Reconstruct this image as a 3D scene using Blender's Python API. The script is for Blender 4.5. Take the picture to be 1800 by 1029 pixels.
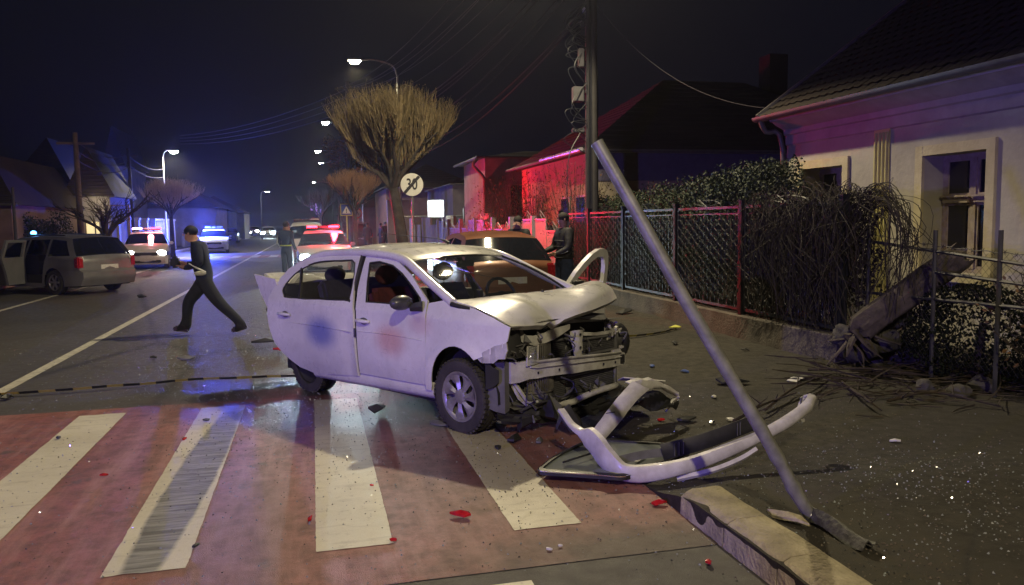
import bpy, bmesh, math, random
import numpy as np
from mathutils import Vector, Matrix, noise
from mathutils.geometry import tessellate_polygon
random.seed(7)
for o in list(bpy.data.objects): bpy.data.objects.remove(o)
R = math.radians
scn = bpy.context.scene
COL = scn.collection
# ------------------------------------------------------------------ camera
YAW, PITCH, ROLL, HC, FPX = math.atan(348/1400), math.atan(124.5/1400), R(.8), 1.7, 1400.
fwd = Vector((math.sin(YAW)*math.cos(PITCH), math.cos(YAW)*math.cos(PITCH), -math.sin(PITCH)))
rgt = Vector((math.cos(YAW), -math.sin(YAW), 0)); upv = rgt.cross(fwd)
rgt2 = math.cos(ROLL)*rgt - math.sin(ROLL)*upv; upv2 = math.sin(ROLL)*rgt + math.cos(ROLL)*upv
cd = bpy.data.cameras.new('camera'); cam = bpy.data.objects.new('camera', cd); COL.objects.link(cam)
cam.matrix_world = Matrix(((rgt2.x, upv2.x, -fwd.x, 0), (rgt2.y, upv2.y, -fwd.y, 0), (rgt2.z, upv2.z, -fwd.z, HC), (0, 0, 0, 1)))
cd.sensor_width = 36; cd.lens = 28.0; cd.clip_end = 2000; cd.clip_start = .05
scn.camera = cam
# ------------------------------------------------------------------ night sky
w = bpy.data.worlds.new("World"); scn.world = w; w.use_nodes = True
nt = w.node_tree; bg = nt.nodes['Background']
sky = nt.nodes.new('ShaderNodeTexSky'); sky.sky_type = 'NISHITA'; sky.sun_disc = False
sky.sun_elevation = R(-2.5); sky.sun_rotation = R(200)
gl = nt.nodes.new('ShaderNodeRGB'); gl.outputs[0].default_value = (.0024, .0026, .0066, 1)
sc_ = nt.nodes.new('ShaderNodeVectorMath'); sc_.operation = 'SCALE'; sc_.inputs['Scale'].default_value = .01
ad = nt.nodes.new('ShaderNodeVectorMath'); ad.operation = 'ADD'
nt.links.new(sky.outputs[0], sc_.inputs[0]); nt.links.new(sc_.outputs[0], ad.inputs[0]); nt.links.new(gl.outputs[0], ad.inputs[1])
nt.links.new(ad.outputs[0], bg.inputs['Color']); bg.inputs['Strength'].default_value = 1.0
vs = scn.view_settings; vs.view_transform = 'Standard'; vs.look = 'None'; vs.exposure = 0; vs.gamma = 1; vs.use_curve_mapping = False
try:
    scn.cycles.use_denoising = True; scn.cycles.denoiser = 'OPENIMAGEDENOISE'
    scn.cycles.max_bounces = 6; scn.cycles.sample_clamp_indirect = 4; scn.cycles.caustics_reflective = False; scn.cycles.caustics_refractive = False
    scn.cycles.use_light_tree = True
    scn.cycles.transparent_max_bounces = 12
except Exception: pass
# ------------------------------------------------------------------ where a sight line meets the ground / a wall
def ray(px, py): return fwd + rgt2*((px-900)/FPX) - upv2*((py-514.5)/FPX)
CAM = Vector((0, 0, HC))
def G(px, py, z=0.): r = ray(px, py); return CAM + r*((z-HC)/r.z)
def onX(px, py, X): r = ray(px, py); return CAM + r*(X/r.x)
def onY(px, py, Y): r = ray(px, py); return CAM + r*(Y/r.y)
def dep(px, py, d): return CAM + ray(px, py)*d
# ------------------------------------------------------------------ helpers
def tag(o, label=None, cat=None, group=None, kind=None):
    if label: o['label'] = label
    if cat: o['category'] = cat
    if group: o['group'] = group
    if kind: o['kind'] = kind
    return o
def empty(name, loc=(0, 0, 0), rz=0, label=None, cat=None, group=None):
    o = bpy.data.objects.new(name, None); COL.objects.link(o); o.location = loc; o.rotation_euler = (0, 0, rz)
    o.empty_display_size = .2
    return tag(o, label, cat, group)
def link(name, me, mats, parent=None, smooth=None):
    if not isinstance(mats, (list, tuple)): mats = [mats]
    for m in mats: me.materials.append(m)
    if smooth is not None:
        me.polygons.foreach_set('use_smooth', [True]*len(me.polygons))
        try: me.set_sharp_from_angle(angle=R(smooth))
        except Exception: pass
    o = bpy.data.objects.new(name, me); COL.objects.link(o)
    if parent: o.parent = parent
    return o
def V(*a): return Vector(a)
class MB:
    def __init__(s): s.v = []; s.f = []
    def add(s, vs, fs):
        b = len(s.v); s.v += [tuple(v) for v in vs]; s.f += [tuple(b+i for i in f) for f in fs]; return s
    def box(s, c, d, rot=None, taper=1.0):
        c = Vector(c); x, y, z = d[0]/2, d[1]/2, d[2]/2; t = taper
        p = [V(-x, -y, -z), V(x, -y, -z), V(x, y, -z), V(-x, y, -z), V(-x*t, -y*t, z), V(x*t, -y*t, z), V(x*t, y*t, z), V(-x*t, y*t, z)]
        if rot is not None: p = [rot @ q for q in p]
        return s.add([c+q for q in p], [(0, 3, 2, 1), (4, 5, 6, 7), (0, 1, 5, 4), (1, 2, 6, 5), (2, 3, 7, 6), (3, 0, 4, 7)])
    def b2(s, x0, x1, y0, y1, z0, z1): return s.box(((x0+x1)/2, (y0+y1)/2, (z0+z1)/2), (abs(x1-x0), abs(y1-y0), abs(z1-z0)))
    def tube(s, pts, r, n=6, cap=True, flat=1.0):
        pts = [Vector(p) for p in pts]; k = len(pts)
        if k < 2: return s
        rr = r if isinstance(r, (list, tuple)) else [r]*k
        t0 = (pts[1]-pts[0]); 
        if t0.length < 1e-9: return s
        t0.normalize()
        a = t0.cross(V(0, 0, 1)); a = a if a.length > .05 else t0.cross(V(1, 0, 0)); a.normalize()
        vs = []
        for i, p in enumerate(pts):
            t = pts[min(i+1, k-1)]-pts[max(i-1, 0)]
            if t.length < 1e-9: t = t0.copy()
            t.normalize(); a = a - t*a.dot(t)
            if a.length < 1e-6: a = t.cross(V(0, 0, 1)) + V(1e-4, 0, 0)
            a.normalize(); b = t.cross(a)
            for j in range(n):
                th = 2*math.pi*j/n; vs.append(p + (a*math.cos(th) + b*math.sin(th)*flat)*rr[i])
        fs = [(i*n+j, i*n+(j+1) % n, (i+1)*n+(j+1) % n, (i+1)*n+j) for i in range(k-1) for j in range(n)]
        if cap: fs += [tuple(range(n-1, -1, -1)), tuple((k-1)*n+j for j in range(n))]
        return s.add(vs, fs)
    def cyl(s, p0, p1, r0, r1=None, n=12): return s.tube([p0, p1], [r0, r0 if r1 is None else r1], n)
    def grid(s, fn, nu, nv, closed=False):
        vs = [fn(i/nu, j/nv) for i in range(nu+1) for j in range(nv+1)]
        return s.add(vs, [(i*(nv+1)+j, (i+1)*(nv+1)+j, (i+1)*(nv+1)+j+1, i*(nv+1)+j+1) for i in range(nu) for j in range(nv)])
    def lathe(s, prof, c=(0, 0, 0), axis='z', n=24):
        c = Vector(c); vs = []
        for r, h in prof:
            for j in range(n):
                th = 2*math.pi*j/n; a, b = r*math.cos(th), r*math.sin(th)
                vs.append(c + (V(a, b, h) if axis == 'z' else V(a, h, b) if axis == 'y' else V(h, a, b)))
        k = len(prof)
        return s.add(vs, [(i*n+j, i*n+(j+1) % n, (i+1)*n+(j+1) % n, (i+1)*n+j) for i in range(k-1) for j in range(n)])
    def ball(s, c, r, nu=10, nv=7, sq=(1, 1, 1)):
        c = Vector(c)
        return s.lathe2([(math.sin(math.pi*i/nv), -math.cos(math.pi*i/nv)) for i in range(nv+1)], c, r, nu, sq)
    def lathe2(s, prof, c, r, n, sq):
        vs = [c + V(a*math.cos(2*math.pi*j/n)*sq[0], a*math.sin(2*math.pi*j/n)*sq[1], h*sq[2])*r for a, h in prof for j in range(n)]
        k = len(prof)
        return s.add(vs, [(i*n+j, i*n+(j+1) % n, (i+1)*n+(j+1) % n, (i+1)*n+j) for i in range(k-1) for j in range(n)])
    def prism(s, poly, f0, f1):
        n = len(poly); vs = [f0(p) for p in poly]+[f1(p) for p in poly]
        tr = tessellate_polygon([[Vector((p[0], p[1], 0)) for p in poly]])
        fs = [tuple(t) for t in tr]+[tuple(i+n for i in reversed(t)) for t in tr]+[(i, (i+1) % n, n+(i+1) % n, n+i) for i in range(n)]
        return s.add(vs, fs)
    def build(s, name, mat, parent=None, smooth=None, bevel=0, th=0, fixn=True):
        me = bpy.data.meshes.new(name); me.from_pydata(s.v, [], s.f)
        if bevel or th or fixn:
            bm = bmesh.new(); bm.from_mesh(me)
            if fixn: bmesh.ops.recalc_face_normals(bm, faces=bm.faces)
            if th:
                bmesh.ops.solidify(bm, geom=bm.faces[:], thickness=th)
            if bevel: bmesh.ops.bevel(bm, geom=bm.edges[:], offset=bevel, segments=2, affect='EDGES', clamp_overlap=True)
            bm.to_mesh(me); bm.free()
        me.update()
        return link(name, me, mat, parent, smooth)
def panel(name, poly, holes, fmap, mat, parent, th=.015, step=.07, smooth=40):
    """sheet metal panel: outline and holes in two coordinates, laid on a curved surface"""
    loops = [[Vector((p[0], p[1], 0)) for p in poly]]+[[Vector((p[0], p[1], 0)) for p in h] for h in holes]
    flat = [q for l in loops for q in l]
    bm = bmesh.new(); vs = [bm.verts.new(q) for q in flat]
    for t in tessellate_polygon(loops):
        try: bm.faces.new([vs[i] for i in t])
        except ValueError: pass
    x0, x1 = min(q.x for q in flat), max(q.x for q in flat); y0, y1 = min(q.y for q in flat), max(q.y for q in flat)
    for ax, a, b in ((0, x0, x1), (1, y0, y1)):
        k = a+step
        while k < b-.005:
            co = V(k, 0, 0) if ax == 0 else V(0, k, 0); no = V(1, 0, 0) if ax == 0 else V(0, 1, 0)
            bmesh.ops.bisect_plane(bm, geom=bm.verts[:]+bm.edges[:]+bm.faces[:], plane_co=co, plane_no=no, dist=1e-5)
            k += step
    bmesh.ops.remove_doubles(bm, verts=bm.verts, dist=1e-4)
    for v in bm.verts: v.co = fmap(v.co.x, v.co.y)
    bmesh.ops.recalc_face_normals(bm, faces=bm.faces)
    if th: bmesh.ops.solidify(bm, geom=bm.faces[:], thickness=th)
    me = bpy.data.meshes.new(name); bm.to_mesh(me); bm.free()
    return link(name, me, mat, parent, smooth)
def smooth_poly(p, n=3):
    """Catmull-Rom through a closed outline"""
    k = len(p); out = []
    for i in range(k):
        a, b, c, d = p[i-1], p[i], p[(i+1) % k], p[(i+2) % k]
        for j in range(n):
            t = j/n
            out.append(tuple(.5*((2*b[m])+(-a[m]+c[m])*t+(2*a[m]-5*b[m]+4*c[m]-d[m])*t*t+(-a[m]+3*b[m]-3*c[m]+d[m])*t**3) for m in (0, 1)))
    return out
def spline(P, n=6):
    P = [Vector(p) for p in P]; Q = [P[0]*2-P[1]]+P+[P[-1]*2-P[-2]]; out = []
    for i in range(1, len(Q)-2):
        a, b, c, d = Q[i-1:i+3]
        for j in range(n):
            t = j/n; out.append(.5*((2*b)+(-a+c)*t+(2*a-5*b+4*c-d)*t*t+(-a+3*b-3*c+d)*t**3))
    out.append(P[-1]); return out
def arc(cx, cz, r, a0, a1, n=10): return [(cx+r*math.cos(R(a0+(a1-a0)*i/n)), cz+r*math.sin(R(a0+(a1-a0)*i/n))) for i in range(n+1)]
def jit(s): return random.uniform(-s, s)
def copy_tree(o, parent=None):
    c = o.copy(); COL.objects.link(c)
    if parent is not None: c.parent = parent
    for ch in o.children: copy_tree(ch, c)
    return c
# ------------------------------------------------------------------ materials
MATS = {}
def mat(name, col, rough=.55, metal=0., var=.15, scale=6., bump=0., bscale=60., emis=None, es=1., col2=None, trans=0., alpha=1., coat=0., spec=.5, detail=5.):
    if name in MATS: return MATS[name]
    m = bpy.data.materials.new(name); m.use_nodes = True; n = m.node_tree.nodes; l = m.node_tree.links
    b = n['Principled BSDF']; b.inputs['Roughness'].default_value = rough; b.inputs['Metallic'].default_value = metal
    b.inputs['Specular IOR Level'].default_value = spec
    if coat: b.inputs['Coat Weight'].default_value = coat; b.inputs['Coat Roughness'].default_value = .08
    if trans: b.inputs['Transmission Weight'].default_value = trans
    if alpha < 1: b.inputs['Alpha'].default_value = alpha
    if emis: b.inputs['Emission Color'].default_value = (*emis, 1); b.inputs['Emission Strength'].default_value = es
    tc = n.new('ShaderNodeTexCoord')
    if var or col2:
        nz = n.new('ShaderNodeTexNoise'); nz.inputs['Scale'].default_value = scale; nz.inputs['Detail'].default_value = detail; nz.inputs['Roughness'].default_value = .6
        l.new(tc.outputs['Object'], nz.inputs['Vector'])
        cr = n.new('ShaderNodeValToRGB'); cr.color_ramp.elements[0].position = .32; cr.color_ramp.elements[1].position = .68
        c2 = col2 if col2 else tuple(c*(1-var) for c in col); c1 = col if col2 else tuple(min(1, c*(1+var)) for c in col)
        cr.color_ramp.elements[0].color = (*c2, 1); cr.color_ramp.elements[1].color = (*c1, 1)
        l.new(nz.outputs['Fac'], cr.inputs[0]); l.new(cr.outputs[0], b.inputs['Base Color'])
        mr = n.new('ShaderNodeMapRange'); mr.inputs[3].default_value = max(0, rough-.12); mr.inputs[4].default_value = min(1, rough+.12)
        l.new(nz.outputs['Fac'], mr.inputs[0]); l.new(mr.outputs[0], b.inputs['Roughness'])
    else: b.inputs['Base Color'].default_value = (*col, 1)
    if bump:
        n2 = n.new('ShaderNodeTexNoise'); n2.inputs['Scale'].default_value = bscale; n2.inputs['Detail'].default_value = 6
        l.new(tc.outputs['Object'], n2.inputs['Vector'])
        bp = n.new('ShaderNodeBump'); bp.inputs['Strength'].default_value = bump; bp.inputs['Distance'].default_value = .02
        l.new(n2.outputs['Fac'], bp.inputs['Height']); l.new(bp.outputs[0], b.inputs['Normal'])
    MATS[name] = m; return m
class NG:
    """small node helper for the layered ground materials"""
    def __init__(s, name, rough=.8):
        s.m = bpy.data.materials.new(name); s.m.use_nodes = True; s.n = s.m.node_tree.nodes; s.l = s.m.node_tree.links
        s.b = s.n['Principled BSDF']; s.b.inputs['Roughness'].default_value = rough
        s.tc = s.n.new('ShaderNodeTexCoord').outputs['Object']; MATS[name] = s.m
    def noise(s, scale, detail=6, rough=.6, vec=None, dist=0.):
        k = s.n.new('ShaderNodeTexNoise'); k.inputs['Scale'].default_value = scale; k.inputs['Detail'].default_value = detail
        k.inputs['Roughness'].default_value = rough; k.inputs['Distortion'].default_value = dist; s.l.new(vec or s.tc, k.inputs['Vector']); return k.outputs['Fac']
    def vor(s, scale, feature='F1', vec=None, out='Distance'):
        k = s.n.new('ShaderNodeTexVoronoi'); k.feature = feature; k.inputs['Scale'].default_value = scale; s.l.new(vec or s.tc, k.inputs['Vector']); return k.outputs[out]
    def map(s, loc=(0, 0, 0), rot=(0, 0, 0), sc=(1, 1, 1)):
        k = s.n.new('ShaderNodeMapping'); k.inputs['Location'].default_value = loc; k.inputs['Rotation'].default_value = rot; k.inputs['Scale'].default_value = sc
        s.l.new(s.tc, k.inputs['Vector']); return k.outputs[0]
    def ramp(s, fac, stops, const=False):
        k = s.n.new('ShaderNodeValToRGB'); e = k.color_ramp.elements
        if const: k.color_ramp.interpolation = 'CONSTANT'
        while len(e) < len(stops): e.new(.5)
        for i, (p, c) in enumerate(stops):
            e[i].position = p; e[i].color = (*c, 1) if isinstance(c, tuple) else (c, c, c, 1)
        s.l.new(fac, k.inputs[0]); return k.outputs[0]
    def mix(s, fac, a, b):
        k = s.n.new('ShaderNodeMix'); k.data_type = 'RGBA'
        for i, v in ((6, a), (7, b)):
            if isinstance(v, tuple): k.inputs[i].default_value = (*v, 1)
            else: s.l.new(v, k.inputs[i])
        if isinstance(fac, (int, float)): k.inputs[0].default_value = fac
        else: s.l.new(fac, k.inputs[0])
        return k.outputs[2]
    def math(s, op, a, b=0.):
        k = s.n.new('ShaderNodeMath'); k.operation = op
        for i, v in ((0, a), (1, b)):
            if isinstance(v, (int, float)): k.inputs[i].default_value = v
            else: s.l.new(v, k.inputs[i])
        return k.outputs[0]
    def sep(s, vec=None):
        k = s.n.new('ShaderNodeSeparateXYZ'); s.l.new(vec or s.tc, k.inputs[0]); return k.outputs
    def blob(s, x, y, rx, ry, soft=.3, rot=0., warp=.0, wscale=2.):
        """1 inside an ellipse on the x-y plane, 0 outside"""
        k = s.n.new('ShaderNodeMapping'); k.vector_type = 'TEXTURE'; k.inputs['Location'].default_value = (x, y, 0); k.inputs['Rotation'].default_value = (0, 0, rot); k.inputs['Scale'].default_value = (rx, ry, 1e4)
        s.l.new(s.tc, k.inputs['Vector'])
        ln = s.n.new('ShaderNodeVectorMath'); ln.operation = 'LENGTH'; s.l.new(k.outputs[0], ln.inputs[0]); v = ln.outputs['Value']
        if warp: v = s.math('ADD', v, s.math('MULTIPLY', s.math('SUBTRACT', s.noise(wscale), .5), warp))
        mr = s.n.new('ShaderNodeMapRange'); mr.inputs[1].default_value = 1-soft; mr.inputs[2].default_value = 1+soft*.3; mr.inputs[3].default_value = 1; mr.inputs[4].default_value = 0
        s.l.new(v, mr.inputs[0]); return mr.outputs[0]
    def bump(s, h, strength=.4, dist=.02):
        k = s.n.new('ShaderNodeBump'); k.inputs['Strength'].default_value = strength; k.inputs['Distance'].default_value = dist
        s.l.new(h, k.inputs['Height']); s.l.new(k.outputs[0], s.b.inputs['Normal'])
    def out(s, col=None, rough=None):
        if col is not None: s.l.new(col, s.b.inputs['Base Color'])
        if rough is not None: s.l.new(rough, s.b.inputs['Roughness'])
        return s.m
def lamp(name, loc, col, power, rad=.12, spot=None, rot=(0, 0, 0)):
    d = bpy.data.lights.new(name, 'SPOT' if spot else 'POINT'); d.color = col; d.energy = power; d.shadow_soft_size = rad
    if spot: d.spot_size = R(spot); d.spot_blend = .2
    o = bpy.data.objects.new(name, d); COL.objects.link(o); o.location = loc; o.rotation_euler = rot; return o
# ================================================================== street lamps and emergency light (all stand where a fitting stands)
WARM = (1., .84, .52); WARM2 = (1., .80, .50); COOL = (.80, .88, 1.)
LAMPS = [(-.3, -6.2, 1500, WARM), (3.55, 14.4, 1500, WARM), (1.95, 34.5, 1700, WARM), (1.1, 55.5, 1500, WARM), (.7, 77, 1500, WARM), (.5, 108, 1500, WARM)]
for x, y, p, c in LAMPS: lamp('street_light_glow', (x, y, 8.35), c, p*(2.5 if y < 20 else 1.7), .14, spot=156 if y < 20 else 140, rot=(0, R(30 if 0 < y < 20 else 6 if y < 0 else 0), 0))
RED = (1., .02, .045); BLUE = (.05, .09, 1.)
# ================================================================== ground
def road_material():
    g = NG('asphalt', .7)
    big = g.noise(.5, 5); mid = g.noise(9, 6); fine = g.noise(170, 4, .8); agg = g.vor(230)
    c = g.ramp(big, [(.3, (.040, .037, .036)), (.7, (.075, .069, .064))])
    c = g.mix(g.math('MULTIPLY', mid, .5), c, (.050, .046, .044))
    c = g.mix(g.ramp(fine, [(.5, 0.), (.75, .6)]), c, (.17, .155, .14))
    crack = g.ramp(g.vor(.55, 'DISTANCE_TO_EDGE', g.map(sc=(1, .45, 1))), [(0, 1.), (.012, 0.)])
    c = g.mix(g.math('MULTIPLY', crack, g.ramp(big, [(.45, 0.), (.6, .8)])), c, (.012, .011, .011))
    seal = g.ramp(g.vor(.16, 'DISTANCE_TO_EDGE', g.map(loc=(3, 1, 0), sc=(1, .3, 1))), [(0, .8), (.012, 0.)])
    c = g.mix(seal, c, (.018, .017, .018))
    wet = g.blob(.1, 7.9, 2.1, 1.25, .35, -.5, .9, 1.6)
    wet2 = g.math('MULTIPLY', g.blob(-.3, 12.2, 3.0, 4.6, .8, 0, 1.3, .8), .45)
    wt = g.math('MAXIMUM', wet, wet2)
    c = g.mix(g.math('MULTIPLY', wet, .75), c, (.016, .015, .017))
    r = g.ramp(mid, [(.3, .50), (.7, .74)])
    r = g.mix(wt, r, (.36, .36, .36))
    g.bump(g.math('ADD', g.math('MULTIPLY', agg, .6), g.math('MULTIPLY', fine, .7)), .55, .006)
    return g.out(c, r)
def red_material():
    g = NG('red_road_paint', .6)
    big = g.noise(.7, 5); mid = g.noise(7, 7, .7); fine = g.noise(150, 4, .8); st = g.noise(6, 6, .7, g.map(sc=(1, .12, 1)))
    c = g.ramp(big, [(.3, (.21, .072, .060)), (.7, (.32, .112, .092))])
    c = g.mix(g.ramp(mid, [(.40, 0.), (.66, .9)]), c, (.11, .052, .044))
    c = g.mix(g.ramp(st, [(.46, 0.), (.66, .65)]), c, (.38, .20, .175))
    c = g.mix(g.ramp(fine, [(.52, 0.), (.72, .6)]), c, (.07, .04, .035))
    chip = g.ramp(g.noise(2.3, 8, .75), [(.60, 0.), (.66, .85)]); c = g.mix(chip, c, (.075, .06, .055))
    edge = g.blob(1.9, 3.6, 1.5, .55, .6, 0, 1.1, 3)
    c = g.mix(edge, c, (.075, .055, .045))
    # broad dark wedge painted as a cast shadow, and rubbed tracks towards the kerb
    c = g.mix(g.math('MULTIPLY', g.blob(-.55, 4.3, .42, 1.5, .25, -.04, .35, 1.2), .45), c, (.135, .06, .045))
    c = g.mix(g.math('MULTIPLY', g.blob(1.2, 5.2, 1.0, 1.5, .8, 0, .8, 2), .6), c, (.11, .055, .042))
    wet = g.blob(.1, 7.7, 2.1, 1.15, .35, -.5, .9, 1.6)
    c = g.mix(g.math('MULTIPLY', wet, .7), c, (.045, .02, .02))
    gl = g.math('MULTIPLY', g.blob(-.55, 5.8, .5, 2.3, .9, 0, .8, 2), .35)
    r = g.ramp(mid, [(.3, .42), (.7, .66)])
    r = g.mix(g.math('MAXIMUM', wet, gl), r, (.36, .36, .36))
    g.bump(g.math('ADD', fine, g.math('MULTIPLY', g.vor(200), .7)), .5, .006)
    return g.out(c, r)
def stripe_material(name, worn=False):
    g = NG(name, .55)
    big = g.noise(1.2, 5); mid = g.noise(14, 7, .7); fine = g.noise(120, 4, .8)
    c = g.ramp(big, [(.3, (.47, .44, .33)), (.7, (.60, .57, .44))])
    c = g.mix(g.ramp(mid, [(.58, 0.), (.74, .6)]), c, (.20, .17, .13))
    c = g.mix(g.ramp(fine, [(.60, 0.), (.70, .85)]), c, (.09, .07, .06))
    c = g.mix(g.ramp(g.noise(3.2, 5, .6, g.map(sc=(1, 5, 1))), [(.55, 0.), (.68, .5)]), c, (.30, .27, .21))
    h = g.math('ADD', fine, 0.)
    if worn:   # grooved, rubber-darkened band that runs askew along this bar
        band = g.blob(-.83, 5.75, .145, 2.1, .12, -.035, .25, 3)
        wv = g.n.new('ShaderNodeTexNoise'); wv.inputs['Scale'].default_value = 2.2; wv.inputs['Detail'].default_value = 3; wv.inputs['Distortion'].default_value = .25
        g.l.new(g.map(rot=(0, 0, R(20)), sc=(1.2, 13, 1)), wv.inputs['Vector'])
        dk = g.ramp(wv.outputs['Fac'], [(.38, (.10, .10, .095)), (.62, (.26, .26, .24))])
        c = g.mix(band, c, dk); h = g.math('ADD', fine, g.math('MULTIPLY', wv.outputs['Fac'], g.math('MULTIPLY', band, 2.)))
    c = g.mix(g.math('MULTIPLY', g.blob(.1, 7.7, 2.1, 1.15, .35, -.5, .9, 1.6), .6), c, (.12, .11, .11))
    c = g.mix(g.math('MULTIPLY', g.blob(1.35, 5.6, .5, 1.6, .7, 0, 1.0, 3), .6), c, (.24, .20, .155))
    wet = g.blob(.1, 7.7, 2.1, 1.15, .35, -.5, .9, 1.6)
    r = g.mix(wet, g.ramp(mid, [(.3, .40), (.7, .62)]), (.36, .36, .36))
    g.bump(h, .35, .006)
    return g.out(c, r)
def pave_material():
    g = NG('pavement_asphalt', .85)
    big = g.noise(.8, 6); mid = g.noise(10, 7, .7); fine = g.noise(150, 4, .8)
    c = g.ramp(big, [(.3, (.016, .013, .0085)), (.7, (.042, .035, .023))])
    c = g.mix(g.ramp(mid, [(.44, 0.), (.66, .8)]), c, (.013, .011, .008))
    c = g.mix(g.ramp(fine, [(.55, 0.), (.75, .4)]), c, (.08, .068, .048))
    soil = g.blob(2.55, 2.9, .45, 1.9, .5, .05, 1.2, 4)
    c = g.mix(soil, c, g.ramp(mid, [(.35, (.022, .019, .013)), (.7, (.06, .05, .034))]))
    c = g.mix(g.math('MULTIPLY', g.blob(5.2, 5.2, 1.4, 2.6, .5, 0, 1.0, 3), .85), c, (.020, .017, .012))
    crack = g.ramp(g.vor(1.1, 'DISTANCE_TO_EDGE'), [(0, .8), (.014, 0.)])
    c = g.mix(crack, c, (.014, .012, .010))
    g.bump(g.math('ADD', g.math('MULTIPLY', mid, 1.6), fine), .8, .012)
    return g.out(c, g.ramp(mid, [(.3, .66), (.7, .92)]))
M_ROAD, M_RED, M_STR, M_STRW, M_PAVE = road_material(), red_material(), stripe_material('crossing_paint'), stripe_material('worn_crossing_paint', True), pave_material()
M_EARTH = mat('dark_earth', (.035, .03, .022), .95, var=.4, scale=2, bump=.6, bscale=20)
M_CONC = mat('old_concrete', (.44, .385, .26), .88, col2=(.22, .19, .125), scale=5, bump=.9, bscale=45)
M_PLINTH = mat('plinth_concrete', (.135, .118, .10), .9, col2=(.055, .048, .042), scale=2.6, bump=.8, bscale=35)
def sheet(name, x0, x1, y0, y1, z, m, nx=1, ny=1, kind='structure'):
    o = MB().grid(lambda u, v: (x0+(x1-x0)*u, y0+(y1-y0)*v, z), nx, ny).build(name, m); 
    return tag(o, kind=kind)
sheet('ground', -500, 500, -60, 900, -.06, M_EARTH)
sheet('road', -8.6, 2.03, -30, 420, 0, M_ROAD)
sheet('red_crossing_ground', -8.5, 2.01, 3.66, 8.05, .004, M_RED)
def stripe(x0, x1, y0, y1, z, m):
    def f(u, v):
        x = x0+(x1-x0)*u; y = y0+(y1-y0)*v
        if u in (0, 1): x += .004*noise.noise(V(x0*3+u, y*6, 1))+.004*noise.noise(V(u, y*30, 2))
        if v in (0, 1): y += .015*noise.noise(V(x*9, y, 3))
        return (x, y, z)
    tag(MB().grid(f, 8, 140).build('crossing_stripe', m), kind='structure')
M_LINE = mat('line_paint', (.56, .54, .46), .55, col2=(.30, .28, .24), scale=9)
for x0, x1 in ((1.02, 1.41), (-.04, .36), (-2.10, -1.71), (-3.15, -2.76), (-4.2, -3.8), (-5.2, -4.8)): stripe(x0, x1, 4.13, 7.81, .0075, M_STR)
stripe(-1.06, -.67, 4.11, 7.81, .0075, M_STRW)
sheet('centre_line', -3.29, -3.16, 8.4, 43.5, .004, M_LINE); sheet('centre_line', -3.29, -3.16, 47.5, 230, .004, M_LINE)
sheet('edge_line', -6.42, -6.30, 8.4, 43, .004, M_LINE)
sheet('old_line_paint', .55, .95, 3.28, 3.52, .004, M_STR)
# the further crossing
sheet('red_crossing_ground', -8.4, 1.9, 43.6, 47.4, .004, M_RED)
for k in range(11): sheet('crossing_stripe', -8.2+k*.98, -7.75+k*.98, 43.9, 47.1, .008, M_LINE)
# pavement on the right, lowered in front of the crossing
def sstep(a, b, x): t = max(0, min(1, (x-a)/(b-a))); return t*t*(3-2*t)
def pave_z(x, y):
    z = .125-.10*sstep(3.9, 4.8, y)
    z += .012*noise.noise(V(x*1.3, y*1.3, 3)) + .006*noise.noise(V(x*6, y*6, 1))
    if y > 4.0: z *= 1-(1-sstep(2.05, 2.5, x))*sstep(4.0, 4.8, y)*.9
    if y < 4.3: z -= .03*math.exp(-((x-2.5)/.22)**2)*(1-sstep(3.9, 4.3, y))
    return z
def pave_fn(u, v):
    y = -14+44*(v if v < .0 else v); x = 2.015+3.8*u
    return (x, y, pave_z(x, y) if u > 0 else -.03)
NV = 340
ys = [(-14+14*i/20) for i in range(20)]+[(12*i/200) for i in range(200)]+[12+60*i/60 for i in range(61)]
mb = MB(); nx = 44
for y in ys:
    for i in range(nx+1):
        x = 2.012+3.87*(max(0, i-1)/(nx-1)); mb.v.append((x, y, -.03 if i == 0 and y < 4.2 else (.001 if i == 0 else pave_z(x, y))))
mb.f = [(j*(nx+1)+i, j*(nx+1)+i+1, (j+1)*(nx+1)+i+1, (j+1)*(nx+1)+i) for j in range(len(ys)-1) for i in range(nx)]
tag(mb.build('pavement', M_PAVE, smooth=60, fixn=False), kind='structure')
sheet('pavement_far_side', -11.5, -8.6, -10, 300, .10, M_PAVE)
tag(MB().b2(-8.75, -8.6, -10, 300, -.02, .13).build('kerb_far_side', M_CONC), kind='structure')
sheet('garden_soil', 5.72, 30, -14, 19, .02, mat('garden_soil', (.03, .025, .018), .95, col2=(.012, .01, .008), scale=6, bump=.9, bscale=25))
# kerb: separate stones
kerb = empty('kerb', (0, 0, 0)); tag(kerb, kind='structure')
ky = [4.12, 3.62, 3.13, 2.13, 1.13, .13, -.87, -1.87, -2.87]
for a, b in zip(ky[:-1], ky[1:]):
    m = MB()
    def kf(u, v, a=a, b=b):
        pr = [(2.005, -.04), (2.012, .105), (2.04, .135), (2.075, .15), (2.24, .15), (2.265, .14), (2.27, .02)]
        i = round(u*6); x, z = pr[i]; y = a+(b-a)*v
        e = .006*(1 if (v < .01 or v > .99) and i in (2, 3) else 0)
        nn = noise.noise(V(x*9, y*7, z*9)); n2 = noise.noise(V(x*2+7, y*2.3, z*3))
        chip = max(0, noise.noise(V(3, y*4.5, 1))-.15)*.05 if i in (1, 2, 3) else 0
        return (x+.006*nn+e+chip*.6, y+(.004 if v < .01 else -.004 if v > .99 else 0)*(-1), z+.007*n2+.004*nn-e-chip)
    m.grid(kf, 6, 30); k = 31
    m.f += [tuple(i*k for i in range(7)), tuple(i*k+30 for i in reversed(range(7)))]
    m.build('kerb_stone', M_CONC, kerb, smooth=50)
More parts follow.
